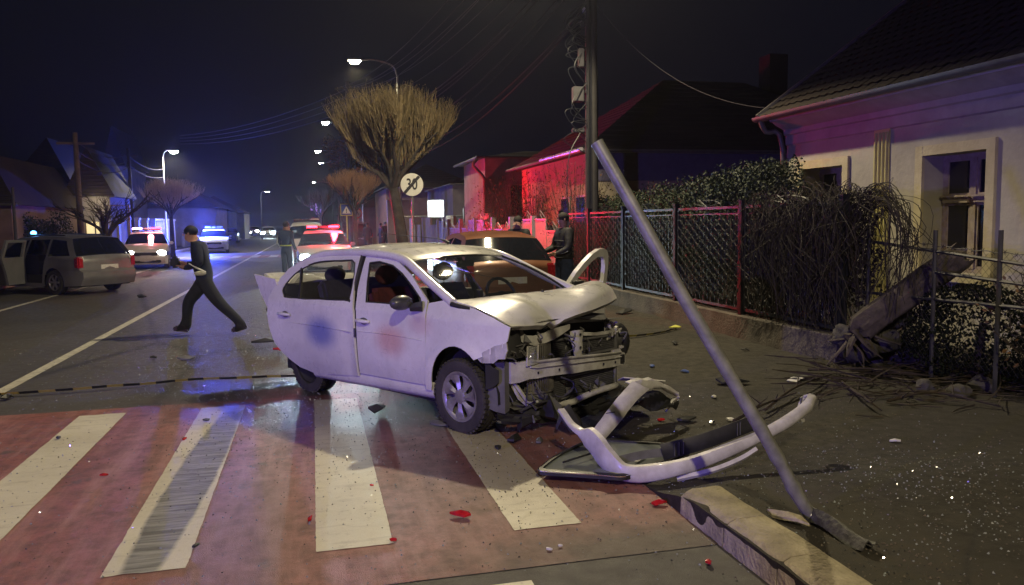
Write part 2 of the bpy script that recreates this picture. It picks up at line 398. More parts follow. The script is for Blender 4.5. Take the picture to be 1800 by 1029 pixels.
tag(MB().b2(2.03, 2.26, -2.87, 4.1, -.04, .118).build('kerb_bed', M_EARTH), kind='structure').parent = kerb
# ================================================================== the wrecked white saloon
def paint_material():
    g = NG('white_car_paint', .35)
    c = g.ramp(g.noise(1.4, 6), [(.35, (.60, .60, .60)), (.65, (.74, .74, .735))])
    dirt = g.ramp(g.noise(9, 7, .7), [(.5, 0.), (.8, .35)]); c = g.mix(dirt, c, (.38, .36, .34))
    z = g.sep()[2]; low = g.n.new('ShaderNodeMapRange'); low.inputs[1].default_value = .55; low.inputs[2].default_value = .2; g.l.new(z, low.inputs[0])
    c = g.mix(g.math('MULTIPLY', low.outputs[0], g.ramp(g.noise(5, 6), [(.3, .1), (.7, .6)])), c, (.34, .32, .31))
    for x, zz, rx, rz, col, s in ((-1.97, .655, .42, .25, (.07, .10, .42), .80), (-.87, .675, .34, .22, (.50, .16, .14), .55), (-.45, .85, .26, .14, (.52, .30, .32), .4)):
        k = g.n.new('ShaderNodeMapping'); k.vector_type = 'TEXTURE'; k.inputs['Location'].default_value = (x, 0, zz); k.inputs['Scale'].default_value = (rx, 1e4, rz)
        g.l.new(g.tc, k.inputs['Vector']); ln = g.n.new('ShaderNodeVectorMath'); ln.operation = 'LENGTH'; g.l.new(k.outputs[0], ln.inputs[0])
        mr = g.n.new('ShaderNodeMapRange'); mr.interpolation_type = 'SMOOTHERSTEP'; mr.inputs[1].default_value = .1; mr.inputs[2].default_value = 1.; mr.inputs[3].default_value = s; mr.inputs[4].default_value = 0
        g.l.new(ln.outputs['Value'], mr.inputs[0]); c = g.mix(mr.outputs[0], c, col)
    scr = g.ramp(g.noise(3.2, 4, .6, g.map(rot=(.2, .3, .5), sc=(1, 22, 30))), [(.665, 0.), (.70, .6)]); c = g.mix(g.math('MULTIPLY', scr, g.ramp(g.noise(1.1, 2), [(.48, 0.), (.6, 1.)])), c, (.20, .19, .19))
    spk = g.ramp(g.noise(60, 3, .7), [(.68, 0.), (.76, .6)]); c = g.mix(spk, c, (.16, .14, .13))
    g.b.inputs['Coat Weight'].default_value = .7; g.b.inputs['Coat Roughness'].default_value = .1
    g.bump(g.math('ADD', g.noise(3.5, 2), g.math('MULTIPLY', g.noise(25, 3), .06)), .12, .05)
    return g.out(c, g.ramp(g.noise(9, 6), [(.3, .22), (.7, .42)]))
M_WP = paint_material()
M_WPART = mat('bare_white_metal', (.56, .56, .54), .5, col2=(.30, .29, .28), scale=7, bump=.15, bscale=30)
M_BLK = mat('black_plastic', (.022, .022, .024), .55, var=.4, scale=8)
M_DARK = mat('dark_interior', (.014, .014, .016), .8, var=.4, scale=5)
M_SEAT = mat('seat_fabric', (.022, .021, .026), .9, var=.3, scale=20)
M_SEATR = mat('red_seat_cloth', (.07, .012, .018), .9, var=.3, scale=20)
M_RUB = mat('tyre_rubber', (.022, .021, .021), .75, col2=(.05, .046, .042), scale=7, bump=.3, bscale=70)
M_HUB = mat('hubcap_silver', (.38, .38, .40), .38, .5, col2=(.22, .21, .21), scale=9)
M_CHR = mat('chrome', (.7, .7, .72), .15, 1., var=.1)
M_RAD = mat('radiator_fins', (.05, .05, .055), .6, .3, var=.3, scale=30, bump=.4, bscale=150)
M_ALU = mat('ribbed_aluminium', (.30, .29, .28), .45, .6, col2=(.12, .11, .10), scale=10)
M_TRIM = mat('grey_trim', (.10, .10, .105), .6, var=.3, scale=8)
def glass_mat(name, col, a, rough=.04):
    m = mat(name, col, rough, var=0, spec=.9, coat=0); m.node_tree.nodes['Principled BSDF'].inputs['Alpha'].default_value = a; return m
M_GL = glass_mat('car_glass', (.02, .025, .028), .45); M_GLD = glass_mat('dark_car_glass', (.008, .009, .012), .93, .06)
M_GLC = glass_mat('clear_lens', (.5, .52, .55), .4)

def wheel(parent, c, out, r=.305, wd=.19, yaw=0., style='cap', tread=True, camber=0.):
    """tyre part with rim and hubcap as sub-parts; `out` is the outer side (+1 / -1 along y)"""
    rot = Matrix.Translation(Vector(c)) @ Matrix.Rotation(yaw, 4, 'Z') @ Matrix.Rotation(camber, 4, 'X')
    h = wd/2; m = MB()
    prof = [(r*.66, -h*.80), (r*.70, -h*.98), (r*.85, -h*1.04), (r*.95, -h*.98), (r*.985, -h*.84), (r*.985, -h*.5), (r*.965, -h*.47), (r*.965, -h*.40), (r, -h*.37), (r, -h*.05), (r*.97, -h*.03), (r*.97, h*.03), (r, h*.05), (r, h*.37), (r*.965, h*.40), (r*.965, h*.47), (r*.985, h*.5), (r*.985, h*.84), (r*.95, h*.98), (r*.85, h*1.04), (r*.70, h*.98), (r*.66, h*.80)]
    m.lathe(prof, (0, 0, 0), 'y', 36 if tread else 20)
    if tread:
        for k in range(44):
            a = 2*math.pi*k/44; R3 = Matrix.Rotation(-a, 3, 'Y')
            for sy in (-1, 1): m.box(R3 @ V(r*.992, sy*h*.74, 0), (.016, h*.40, .024), R3 @ Matrix.Rotation(sy*.25, 3, 'X'))
    m.v = [tuple(rot @ Vector(v)) for v in m.v]
    t = m.build('wheel', M_RUB, parent, smooth=40, fixn=False)
    m = MB(); m.lathe([(.03, out*h*.1), (r*.5, out*h*.15), (r*.58, out*h*.5), (r*.66, out*h*.72), (r*.69, out*h*.9), (r*.66, out*h*.95), (r*.66, -out*h*.8)], (0, 0, 0), 'y', 28)
    m.v = [tuple(rot @ Vector(v)) for v in m.v]
    m.build('rim', M_TRIM if style == 'cap' else M_DARK, t, smooth=40)
    if style == 'cap':
        m = MB(); n = 7
        m.lathe([(0.0, out*h*.92), (.045, out*h*.93), (.062, out*h*.86), (.066, out*h*.6)], (0, 0, 0), 'y', 20)
        m.lathe([(r*.56, out*h*.80), (r*.63, out*h*.95), (r*.675, out*h*.96), (r*.69, out*h*.80)], (0, 0, 0), 'y', 36)
        for k in range(n):
            a0 = 2*math.pi*k/n
            def pt(rr, a, y): return V(rr*math.cos(a), y, rr*math.sin(a))
            rows = [(.055, .36, .38, .90), (r*.35, .29, .30, .86), (r*.48, .29, .31, .88), (r*.60, .37, .36, .92)]
            vs = []
            for rr, wl, wr, yy in rows:
                tw = (rr-.05)*1.3
                vs += [pt(rr, a0-wl+tw, out*h*(yy-.12)), pt(rr, a0+tw, out*h*(yy+.05)), pt(rr, a0+wr+tw, out*h*(yy-.12))]
            m.add(vs, [(i*3+j, i*3+j+1, (i+1)*3+j+1, (i+1)*3+j) for i in range(3) for j in range(2)])
        m.v = [tuple(rot @ Vector(v)) for v in m.v]
        m.build('hubcap', M_HUB, t, smooth=35)
    elif style == 'alloy':
        m = MB(); m.lathe([(0, out*h*.8), (.05, out*h*.8), (.06, out*h*.5)], (0, 0, 0), 'y', 12); m.lathe([(r*.58, out*h*.7), (r*.64, out*h*.95), (r*.67, out*h*.8)], (0, 0, 0), 'y', 24)
        for k in range(6):
            a = math.pi*k/3; m.tube([V(.04*math.cos(a), out*h*.7, .04*math.sin(a)), V(r*.63*math.cos(a), out*h*.8, r*.63*math.sin(a))], [.024, .030], 5)
        m.v = [tuple(rot @ Vector(v)) for v in m.v]
        m.build('hubcap', M_HUB, t, smooth=35)
    return t

CW, CA = V(1.80, 6.69, 0), R(-58.6)
car = empty('wrecked_car', CW, CA, 'wrecked white saloon car with torn-off front bumper and crumpled bonnet on the crossing', 'car')
CM = Matrix.Translation(CW) @ Matrix.Rotation(CA, 4, 'Z')
def Wd(z): 
    w_ = .845-.05*((z-.62)/.4)**2 if z < .62 else .845-.012*((z-.62)/.3)**2
    return w_ if z < .92 else .833-.50*(z-.92)-.25*max(0, z-1.25)**2
def fr(x, z, s=-1, o=0.):
    y = Wd(z)+o-(.22*max(0, x-.1)**2)+.006*noise.noise(V(x*2.2, z*3, 5))
    return V(x, s*y, z)
def dent(x, z): return -.02*math.exp(-((x+1.5)/.07)**2)*math.exp(-((z-.5)/.3)**2)
reard = [(-2.98, .76), (-2.95, .63), (-2.86, .46), (-2.72, .365), (-2.59, .31), (-2.43, .25), (-2.19, .215), (-1.40, .285), (-1.395, .60), (-1.42, .9), (-1.55, 1.15), (-1.62, 1.395), (-1.99, 1.40), (-2.34, 1.37), (-2.60, 1.325), (-2.80, 1.24), (-2.92, 1.08), (-2.97, .93)]
rearw = smooth_poly([(-2.77, 1.05), (-2.70, .975), (-2.56, .95), (-1.60, .985), (-1.53, 1.0), (-1.655, 1.32), (-1.91, 1.34), (-2.28, 1.32), (-2.50, 1.27), (-2.66, 1.19)], 3)
frontd = [(-1.385, .315), (-.42, .335), (-.395, .40), (-.375, .65), (-.385, .9), (-.43, 1.05), (-.76, 1.245), (-1.03, 1.36), (-1.3, 1.40), (-1.555, 1.41), (-1.48, 1.1), (-1.395, .9), (-1.375, .6)]
frontw = [(-1.45, 1.33), (-1.3, 1.345), (-1.08, 1.315), (-.90, 1.25), (-.70, 1.15), (-.53, 1.055), (-.50, 1.02), (-.53, .995), (-1.28, .985), (-1.37, 1.16)]
arch_f = [(.025+.345*math.cos(R(a)), .30+.415*math.sin(R(a))) for a in [52+8.2*i for i in range(17)]]
def fender_poly(): return [(-.385, .31), (-.365, .65), (-.365, .9), (-.39, 1.03), (-.20, 1.065), (-.02, 1.045), (.19, 1.02), (.40, .965), (.57, .905), (.55, .80), (.50, .74), (.44, .70), (.33, .665)]+arch_f[:-1]+[(-.335, .30)]
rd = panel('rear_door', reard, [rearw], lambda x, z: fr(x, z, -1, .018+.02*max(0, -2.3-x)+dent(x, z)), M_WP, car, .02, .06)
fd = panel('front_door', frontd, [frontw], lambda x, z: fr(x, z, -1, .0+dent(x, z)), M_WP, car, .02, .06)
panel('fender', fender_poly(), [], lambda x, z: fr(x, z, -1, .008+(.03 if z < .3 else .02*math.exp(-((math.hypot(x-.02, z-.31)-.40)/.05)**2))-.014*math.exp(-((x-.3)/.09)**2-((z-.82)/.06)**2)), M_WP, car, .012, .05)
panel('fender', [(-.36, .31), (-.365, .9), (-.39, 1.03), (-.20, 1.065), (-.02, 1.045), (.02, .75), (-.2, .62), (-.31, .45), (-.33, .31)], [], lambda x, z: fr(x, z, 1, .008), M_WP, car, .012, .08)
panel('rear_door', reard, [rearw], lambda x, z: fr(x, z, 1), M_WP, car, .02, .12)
# door seams, window rubbers, handles
def rail(pts, s, r, m, par, name, o=0., n=6, flat=1.): 
    return MB().tube([fr(x, z, s, o) for x, z in pts], r, n, flat=flat).build(name, m, par, smooth=60)
for poly, par in ((rearw, rd), (frontw, fd)):
    p = poly+[poly[0]]; rail(p, -1, .010, M_BLK, par, 'window_seal', .012 if par is rd else -.006, 5)
rail([(-2.57, 1.25), (-2.38, .955)], -1, .016, M_BLK, rd, 'window_divider', .014, 4)
for par, x0, x1, z, o in ((rd, -2.72, -2.52, .785, .05), (fd, -1.36, -1.17, .815, .025)):
    m = MB(); m.tube([fr(x0, z, -1, o-.02), fr(x0+.03, z+.004, -1, o+.012), fr((x0+x1)/2, z+.006, -1, o+.018), fr(x1-.03, z+.004, -1, o+.012), fr(x1, z, -1, o-.02)], [.014, .017, .018, .017, .014], 8)
    m.build('handle', M_WP, par, smooth=60)
    MB().ball(fr((x0+x1)/2, z, -1, o-.025), .06, 10, 6, (1.1, .2, .55)).build('handle_recess', M_TRIM, par, smooth=60)
for par, xs, z, o in ((rd, (-2.93, -1.45), .70, .022), (fd, (-1.36, -.42), .715, .003)):   # pressed line
    rail([(xs[0]+(xs[1]-xs[0])*k/8, z+.01*math.sin(k/8*3)) for k in range(9)], -1, .006, M_WP, par, 'crease', o-.002, 5, .5)
MB().tube([fr(-1.392, .74, -1, .012), fr(-1.39, .66, -1, .012)], .014, 5).build('hinge_trim', M_BLK, fd)
# sills, inner structure
for s in (-1, 1):
    m = MB(); st = []
    for k in range(17):
        x = -2.2+1.87*k/16; z0 = .175+.055*k/16
        st.append([V(x, s*.70, z0-.02), V(x, s*.785, z0-.005), V(x, s*.81, z0+.03), V(x, s*.808, z0+.085), V(x, s*.78, z0+.13)])
    m.grid(lambda u, v: st[round(u*16)][round(v*4)], 16, 4); m.build('sill', M_WP, car, smooth=50, th=.01)
m = MB()
m.b2(-2.9, .2, -.70, .70, .17, .30); m.b2(-.35, .33, -.66, .66, .25, .86); m.b2(-3.0, -2.75, -.6, .6, .3, .75)
m.b2(-2.62, -2.15, -.62, .62, .3, .72)
m.build('floor_pan', M_DARK, car)
# wheels
for x, s in ((.02, -1), (.02, 1)):
    m = MB(); A_ = lambda u: math.pi*(1.05*u-.03)
    m.grid(lambda u, v: V(x+.375*math.cos(A_(u)), s*(.56+.2*v), .31+.375*math.sin(A_(u))) if v >= 0 else 0, 14, 1)
    n0 = len(m.v); m.v += [(x+.01*math.cos(A_(i/14)), s*.56, .31+.01*math.sin(A_(i/14))) for i in range(15)]
    m.f += [(i*2, (i+1)*2, n0+i+1, n0+i) for i in range(14)]
    m.build('wheel_arch_liner', M_DARK, car)
wheel(car, (.02, -.745, .30), -1); wheel(car, (.02, .745, .30), 1, tread=False)
wheel(car, (-2.37, -.70, .295), -1, yaw=R(0), style='bare', camber=R(4)); wheel(car, (-2.4, .74, .30), 1, style='bare', tread=False)
# roof
st = [(-.89, 1.352, .605, 1.392), (-.98, 1.378, .607, 1.43), (-1.2, 1.405, .60, 1.475), (-1.5, 1.425, .592, 1.50), (-1.8, 1.425, .592, 1.50), (-2.1, 1.41, .60, 1.475), (-2.36, 1.38, .60, 1.435)]
def roof(u, v):
    f = u*(len(st)-1); i = min(int(f), len(st)-2); t = f-i
    x, zr, yr, zc = [st[i][k]*(1-t)+st[i+1][k]*t for k in range(4)]
    y = -1+2*v; z = zc-(zc-zr)*abs(y)**3.2-.01*(abs(y) > .97)
    xx = x+(.07*(1-y*y) if i == 0 else .07*(1-y*y)*max(0, 1-u*2.2)) - .06*(1-y*y)*max(0, u*2-1)
    return V(xx, y*(yr+.015), z+.004*noise.noise(V(xx*3, y*3, 0)))
rf = MB().grid(roof, 24, 24).build('roof', M_WP, car, smooth=50, th=.015)
MB().tube([V(-1.30, .23, 1.497), V(-1.34, .23, 1.515), V(-1.42, .20, 1.54), V(-2.0, -.1, 1.60)], [.018, .014, .004, .0028], 6).build('antenna', M_BLK, rf)
# pillars and rails
for s in (-1, 1):
    MB().tube(spline([V(-.10, s*.765, 1.045), V(-.42, s*.70, 1.165), V(-.72, s*.645, 1.29), V(-.92, s*.605, 1.365), V(-1.15, s*.590, 1.405), V(-1.55, s*.583, 1.425), V(-2.05, s*.588, 1.415), V(-2.4, s*.60, 1.375), V(-2.72, s*.635, 1.26), V(-2.98, s*.68, 1.10)], 4), .040, 8).build('pillar', M_WP, car, smooth=60)
    MB().tube([V(-1.52, s*.785, .98), V(-1.60, s*.585, 1.40)], .028, 6).build('pillar', M_BLK, car)
    MB().box((-1.44, s*.76, .62), (.09, .05, .72)).build('pillar', M_BLK, car)
# glass
def ws(u, v):
    y = -1+2*v; x = -.90+.075*(1-y*y); z = 1.362+.028*(1-y*y); yb = .575
    x2 = -.12+.13*(1-y*y); z2 = 1.03; y2 = .725
    t = u; return V(x*(1-t)+x2*t+.02*math.sin(math.pi*t), y*(yb*(1-t)+y2*t), z*(1-t)+z2*t+.025*math.sin(math.pi*t))
wsh = MB().grid(ws, 10, 14).build('windscreen', M_GL, car, smooth=60, fixn=False)
m = MB(); m.tube([ws(i/10, 0) for i in range(11)], .012, 5); m.tube([ws(i/10, 1) for i in range(11)], .012, 5); m.tube([ws(0, i/14) for i in range(15)], .010, 5); m.tube([ws(1, i/14) for i in range(15)], .02, 5); m.build('windscreen_seal', M_BLK, wsh)
# crack rays in the screen
m = MB()
for k in range(16):
    a = jit(3.1); p = (.45, .30); L = random.uniform(.1, .35); q = [ws(max(.02, min(.98, p[0]+L*t*math.sin(a))), max(.02, min(.98, p[1]+L*t*math.cos(a)))) + V(.004, 0, .003) for t in (0, .5, 1)]
    m.tube(q, .0012, 3)
m.build('glass_crack', M_CHR, wsh)
def rw(u, v):
    y = -1+2*v; return V(-2.36*(1-u)-2.84*u-.05*(1-y*y), y*(.56*(1-u)+.62*u), 1.415*(1-u)+1.08*u+.02*math.sin(math.pi*u))
MB().grid(rw, 6, 8).build('rear_window', M_GL, car, smooth=60, fixn=False)
panel('side_glass', [(-1.46, 1.335), (-1.3, 1.345), (-1.3, 1.25), (-1.40, 1.1)], [], lambda x, z: fr(x, z, -1, -.02), M_GL, fd, 0, .2)
panel('side_glass', smooth_poly([(-2.75, 1.05), (-2.70, .985), (-2.56, .96), (-2.40, .96), (-2.58, 1.25), (-2.66, 1.18)], 2), [], lambda x, z: fr(x, z, -1, -.005), M_GL, rd, 0, .3)
# interior
def seat(x, y, red=False, w_=.48):
    m = MB(); mm = M_SEATR if red else M_SEAT
    m.box((x+.02, y, .50), (.50, w_, .16)); 
    m.grid(lambda u, v: V(x-.20-.30*u-.04*math.sin(math.pi*v), y+(v-.5)*w_*(1-.25*u*u), .50+.58*u), 6, 6)
    m.grid(lambda u, v: V(x-.30-.30*u, y+(v-.5)*w_*(1-.25*u*u), .50+.58*u), 6, 6)
    m.box((x-.48, y, .80), (.10, w_*.9, .50), Matrix.Rotation(-.35, 3, 'Y'))
    s_ = m.build('seat', mm, car, smooth=60)
    MB().ball((x-.60, y, 1.20), .13, 12, 8, (.45, 1.05, .75)).build('headrest', mm, s_, smooth=60)
seat(-.95, -.36, True); seat(-.95, .36); 
m = MB(); m.box((-2.0, 0, .55), (.5, 1.2, .2)); m.box((-2.30, 0, .85), (.14, 1.2, .55), Matrix.Rotation(-.35, 3, 'Y'))
rs = m.build('rear_seat', M_SEAT, car, bevel=.03)
for y in (-.38, .38): MB().ball((-2.42, y, 1.17), .13, 12, 8, (.4, 1.0, .7)).build('headrest', M_SEAT, rs, smooth=60)
m = MB(); m.grid(lambda u, v: V(-.05-.55*u, -.72+1.44*v, 1.01-.05*u-.22*max(0, u-.7)*3+.02*math.sin(v*9)), 8, 12); m.box((-.35, 0, .80), (.5, 1.4, .3))
das = m.build('dashboard', M_BLK, car, smooth=50)
MB().box((-.42, .05, .99), (.16, .34, .10), Matrix.Rotation(-.5, 3, 'Y')).build('instrument_hood', M_DARK, das, bevel=.02)
MB().box((-.17, .30, 1.035), (.14, .30, .008), Matrix.Rotation(.1, 3, 'Y')).build('document', mat('paper', (.6, .6, .58), .6), das)
sw = MB(); c0 = V(-.68, .36, .98)
sw.tube([c0+V(.07*math.sin(a)*-1, .19*math.cos(a), .175*math.sin(a)) for a in [2*math.pi*i/20 for i in range(21)]], .016, 6); sw.tube([c0+V(0, -.18, 0), c0, c0+V(.03, 0, -.15)], .02, 5); sw.tube([c0, c0+V(0, .18, 0)], .02, 5)
sw.ball(c0, .06, 8, 6); sw.build('steering_wheel', M_BLK, das, smooth=60)
MB().box((-.80, 0, 1.315), (.03, .22, .06)).build('rear_view_mirror', M_BLK, car, bevel=.01)
# door mirror, dark shell
m = MB(); m.ball((-.56, -.945, 1.035), .11, 14, 9, (.62, 1.05, .58)); mir = m.build('door_mirror', mat('mirror_shell', (.05, .05, .055), .4, var=.2, coat=.3), car, smooth=60)
MB().tube([V(-.54, -.87, .99), V(-.46, -.80, 1.0)], [.035, .05], 6).build('mirror_arm', M_BLK, mir)
# tail: pushed in boot
def trunk(u, v):
    x = -2.86-.46*u; y = -.74+1.45*v; z = 1.085+.04*math.sin(u*3)*math.sin(v*7)+.085*u**1.5-.05*v*u
    return V(x+.10*v*u, y*(1-.05*u), z+.02*noise.noise(V(u*4, v*5, 2)))
tr = MB().grid(trunk, 8, 14).build('boot_lid', M_WP, car, smooth=35, th=.02)
def tback(u, v):
    q = trunk(1, v); return V(q.x+.14*u**1.3+.05*noise.noise(V(u*3, v*5, 9)), q.y, q.z-.62*u)
MB().grid(tback, 8, 14).build('rear_panel', M_WP, car, smooth=35, th=.015)
panel('rear_quarter', [(-3.34, 1.17), (-3.27, .95), (-3.13, .80), (-3.0, .69), (-2.93, .68), (-2.88, 1.05), (-2.93, 1.13)], [], lambda x, z: V(x, -.78+.07*max(0, -x-2.95)*math.sin((z-.6)*7), z), M_WP, car, .015, .07, smooth=25)
panel('rear_quarter', [(-3.2, 1.12), (-3.2, .5), (-2.75, .4), (-2.7, .7), (-2.6, 1.0), (-2.9, 1.12)], [], lambda x, z: fr(x, min(z, 1.0), 1) + V(0, 0, z-min(z, 1.0)), M_WP, car, .015, .1)
MB().tube([V(-3.12, -.79, .80), V(-3.05, -.80, .74), V(-3.03, -.78, .68)], .02, 5).build('torn_trim', M_BLK, car)
MB().tube([V(-2.97, -.83, .72), V(-2.95, -.835, .66), V(-2.93, -.83, .60)], .018, 5).build('torn_trim', M_BLK, car)
# driver's door, swung wide open on the far side
hx = V(-.36, .84, 0); dd = V(-.24, .97, 0).normalized()
def dmap(x, z): L_ = -.40-x; return hx + dd*L_*1.0 + V(.13*max(0, z-.92)*1.0, 0, z)
dv = panel('driver_door', [(-1.385, .315), (-.42, .335), (-.375, .65), (-.385, .9), (-.43, 1.05), (-.62, 1.19), (-.80, 1.29), (-.97, 1.365), (-1.12, 1.405), (-1.24, 1.41), (-1.33, 1.385), (-1.38, 1.32), (-1.395, 1.22), (-1.395, 1.1), (-1.375, .9)], [[(-1.31, 1.22), (-1.29, 1.29), (-1.22, 1.325), (-1.10, 1.325), (-.97, 1.285), (-.82, 1.215), (-.66, 1.12), (-.55, 1.03), (-.57, 1.0), (-1.29, .985), (-1.315, 1.1)]], dmap, M_WP, car, .045, .06)
m = MB(); m.box(dmap(-.9, .62)+V(-.035, 0, 0), (.03, .80, .5), Matrix.Rotation(math.atan2(dd.y, dd.x)-math.pi/2, 3, 'Z')); m.build('door_card', M_BLK, dv, bevel=.01)
MB().box(dmap(-.45, 1.05)+V(.12, .08, 0), (.10, .20, .13)).build('door_mirror', M_BLK, car, bevel=.03)
# bonnet
rows = [[(-.13, -.765, 1.062), (-.08, -.45, 1.072), (-.03, -.15, 1.078), (-.03, .2, 1.078), (-.08, .5, 1.075), (-.15, .80, 1.07)],
        [(.06, -.765, 1.045), (.10, -.45, 1.085), (.14, -.15, 1.09), (.13, .2, 1.085), (.10, .5, 1.10), (.02, .82, 1.13)],
        [(.28, -.765, 1.0), (.33, -.46, 1.04), (.36, -.19, 1.03), (.36, .15, 1.05), (.28, .52, 1.12), (.14, .83, 1.135)],
        [(.44, -.76, .95), (.47, -.47, .965), (.47, -.24, .93), (.50, .10, 1.0), (.42, .50, 1.07), (.28, .82, 1.09)],
        [(.53, -.74, .905), (.53, -.48, .885), (.51, -.27, .872), (.56, .03, .93), (.50, .44, .965), (.40, .76, .995)]]
cols = [spline([rows[j][i] for j in range(5)], 5) for i in range(6)]
rws = [spline([cols[i][j] for i in range(6)], 6) for j in range(len(cols[0]))]
nu, nv = len(rws)-1, len(rws[0])-1
def hood(u, v):
    p = rws[round(u*nu)][round(v*nv)].copy(); y = p.y
    k = u*u; cr = y+.36-.20*(u-.6)
    p.z += k*(.022*math.exp(-(cr/.03)**2)-.03*math.exp(-((cr-.07)/.035)**2)) + .006*noise.noise(V(p.x*6, p.y*6, 3))
    return p
hd = MB().grid(hood, nu, nv).build('bonnet', M_WP, car, smooth=60, th=.012)
m = MB(); m.grid(lambda u, v: hood(1, v) + V(-.035*u, 0, -.035*u), 1, nv); m.build('bonnet_edge', M_WPART, hd, smooth=60)
MB().ball(hood(.2, .55)+V(0, 0, .004), .014, 8, 5).build('washer_jet', M_BLK, hd)
# gap under the bonnet: dark inner wing and rubber
MB().tube([V(-.1, -.79, 1.04), V(.2, -.775, 1.0), V(.52, -.735, .89)], .02, 6).build('inner_wing', M_DARK, car)
m = MB(); m.grid(lambda u, v: V(.52-.30*u, -.72+1.45*v, .87-.03*u+.04*math.sin(v*5)), 3, 12); m.build('bonnet_lining', M_DARK, car)
# --- torn front end
def plate(name, pts, th, m_, par=car, sm=None, bev=0):
    """bent strip: pts = list of (x, y, z0, z1)"""
    q = MB(); n = len(pts)-1
    q.grid(lambda u, v: V(pts[round(u*n)][0], pts[round(u*n)][1], pts[round(u*n)][2]*(1-v)+pts[round(u*n)][3]*v), n, 3)
    return q.build(name, m_, par, smooth=sm or 40, th=th)
bm_pts = [(.30, -.655, .445, .60), (.44, -.66, .435, .605), (.475, -.60, .44, .60), (.49, -.50, .455, .605), (.50, -.42, .45, .585), (.515, -.36, .455, .585), (.53, -.2, .45, .58), (.535, 0, .435, .57), (.53, .2, .43, .555), (.515, .4, .415, .54), (.49, .6, .40, .525), (.475, .70, .40, .52), (.46, .80, .385, .50), (.38, .83, .39, .50)]
bb = plate('bumper_beam', bm_pts, .03, M_WPART)
q = MB()
for p in (bm_pts[4], bm_pts[6], bm_pts[9], bm_pts[10]): q.box((p[0]+.012, p[1], (p[2]+p[3])/2-.02), (.006, .014, .018))
q.box((bm_pts[11][0]+.008, .73, .455), (.012, .05, .075)); q.build('mounting_hole', M_DARK, bb)
q = MB(); q.tube([V(p[0]+.012, p[1], p[2]*.35+p[3]*.65) for p in bm_pts[3:12]], .009, 5, flat=.8); q.tube([V(p[0]+.010, p[1], p[3]+.002) for p in bm_pts[3:12]], .012, 5); q.build('beam_ridge', M_WPART, bb, smooth=60)
plate('lock_panel', [(.40, -.52, .76, .88), (.45, -.50, .73, .80), (.47, -.42, .715, .79), (.48, -.30, .72, .80), (.49, -.2, .74, .83), (.47, -.08, .765, .83), (.47, .02, .80, .84)], .018, M_WPART, sm=25)
plate('lock_panel', [(.46, .22, .72, .75), (.46, .4, .70, .725), (.45, .62, .695, .72), (.42, .75, .72, .745)], .03, M_WPART)
plate('lock_strut', [(.47, .02, .73, .775), (.50, .045, .56, .785), (.51, .075, .55, .785), (.515, .12, .55, .785), (.50, .15, .56, .78), (.47, .18, .70, .775)], .02, M_WPART)
q = MB()
for y, z in ((.09, .75), (.13, .70), (.09, .64), (.12, .60)): q.box((.525, y, z), (.008, .018, .018))
q.build('mounting_hole', M_DARK, car)
plate('slam_panel', [(.40, -.40, .855, .90), (.42, -.1, .845, .885), (.42, .25, .83, .87), (.38, .62, .80, .86)], .03, mat('grey_slam_panel', (.40, .40, .41), .5, col2=(.2, .2, .2), scale=8))  # plain grey sheet metal
def rad(name, y0, y1, z0, z1, x):
    q = MB(); q.b2(x-.04, x, y0, y1, z0, z1); o = q.build(name, M_RAD, car)
    q = MB(); q.tube([V(x+.01, y0, z1-.01), V(x+.01, y1, z1-.02)], .016, 6); q.tube([V(x+.01, y0, z0+.01), V(x+.01, y1, z0+.01)], .016, 6); q.tube([V(x+.01, y1, z0), V(x+.01, y1, z1)], .018, 6); q.build('radiator_tank', M_TRIM, o, smooth=60)
    q = MB(); 
    for k in range(int((z1-z0)/.016)): q.b2(x, x+.004, y0+.01, y1-.02, z0+.016*k+.02, z0+.016*k+.024)
    q.build('radiator_core', M_TRIM, o)
rad('radiator', .16, .68, .535, .695, .43); rad('radiator', -.16, .66, .20, .415, .44)
rad('condenser', -.12, .14, .53, .72, .40)
def ribbed(name, y, z0, z1, r=.17):
    q = MB(); n = 26
    for k in range(n):
        a = -1.45+2.9*k/(n-1); q.box((.30+r*math.cos(a), y+r*math.sin(a), (z0+z1)/2), (.016, .007, z1-z0), Matrix.Rotation(a, 3, 'Z'))
    q.lathe([(r*.94, z0), (r*.94, z1)], (.30, y, 0), 'z', 20); q.lathe([(.02, z1), (r*1.03, z1), (r*1.03, z1+.02), (r*.9, z1+.035)], (.30, y, 0), 'z', 20); q.lathe([(r*.9, z0-.03), (r*1.03, z0-.02), (r*1.03, z0)], (.30, y, 0), 'z', 20)
    return q.build(name, M_ALU, car, smooth=30)
ribbed('cooling_fan_cage', -.30, .60, .70); ribbed('cooling_fan_cage', -.28, .33, .44, .18)
MB().lathe([(.15, .20), (.175, .23), (.17, .32), (.16, .33)], (.30, -.28, 0), 'z', 18).build('fan_motor', M_TRIM, car, smooth=50)
MB().tube(spline([V(.42, -.14, .175), V(.50, 0, .185), V(.52, .15, .215), V(.53, .35, .235), V(.52, .52, .235), V(.47, .66, .225)], 4), [.022]+[.028]*19+[.02], 8).build('lower_rail', M_WPART, car, smooth=60)
for k, (a, b, c_) in enumerate((((.40, -.62, .43), (.42, -.55, .30), (.44, -.48, .235)), ((.42, -.60, .43), (.46, -.50, .27), (.48, -.40, .25)))):
    MB().tube([V(*a), V(*b), V(*c_)], .016, 5).build('bracket', M_WPART, car, smooth=40)
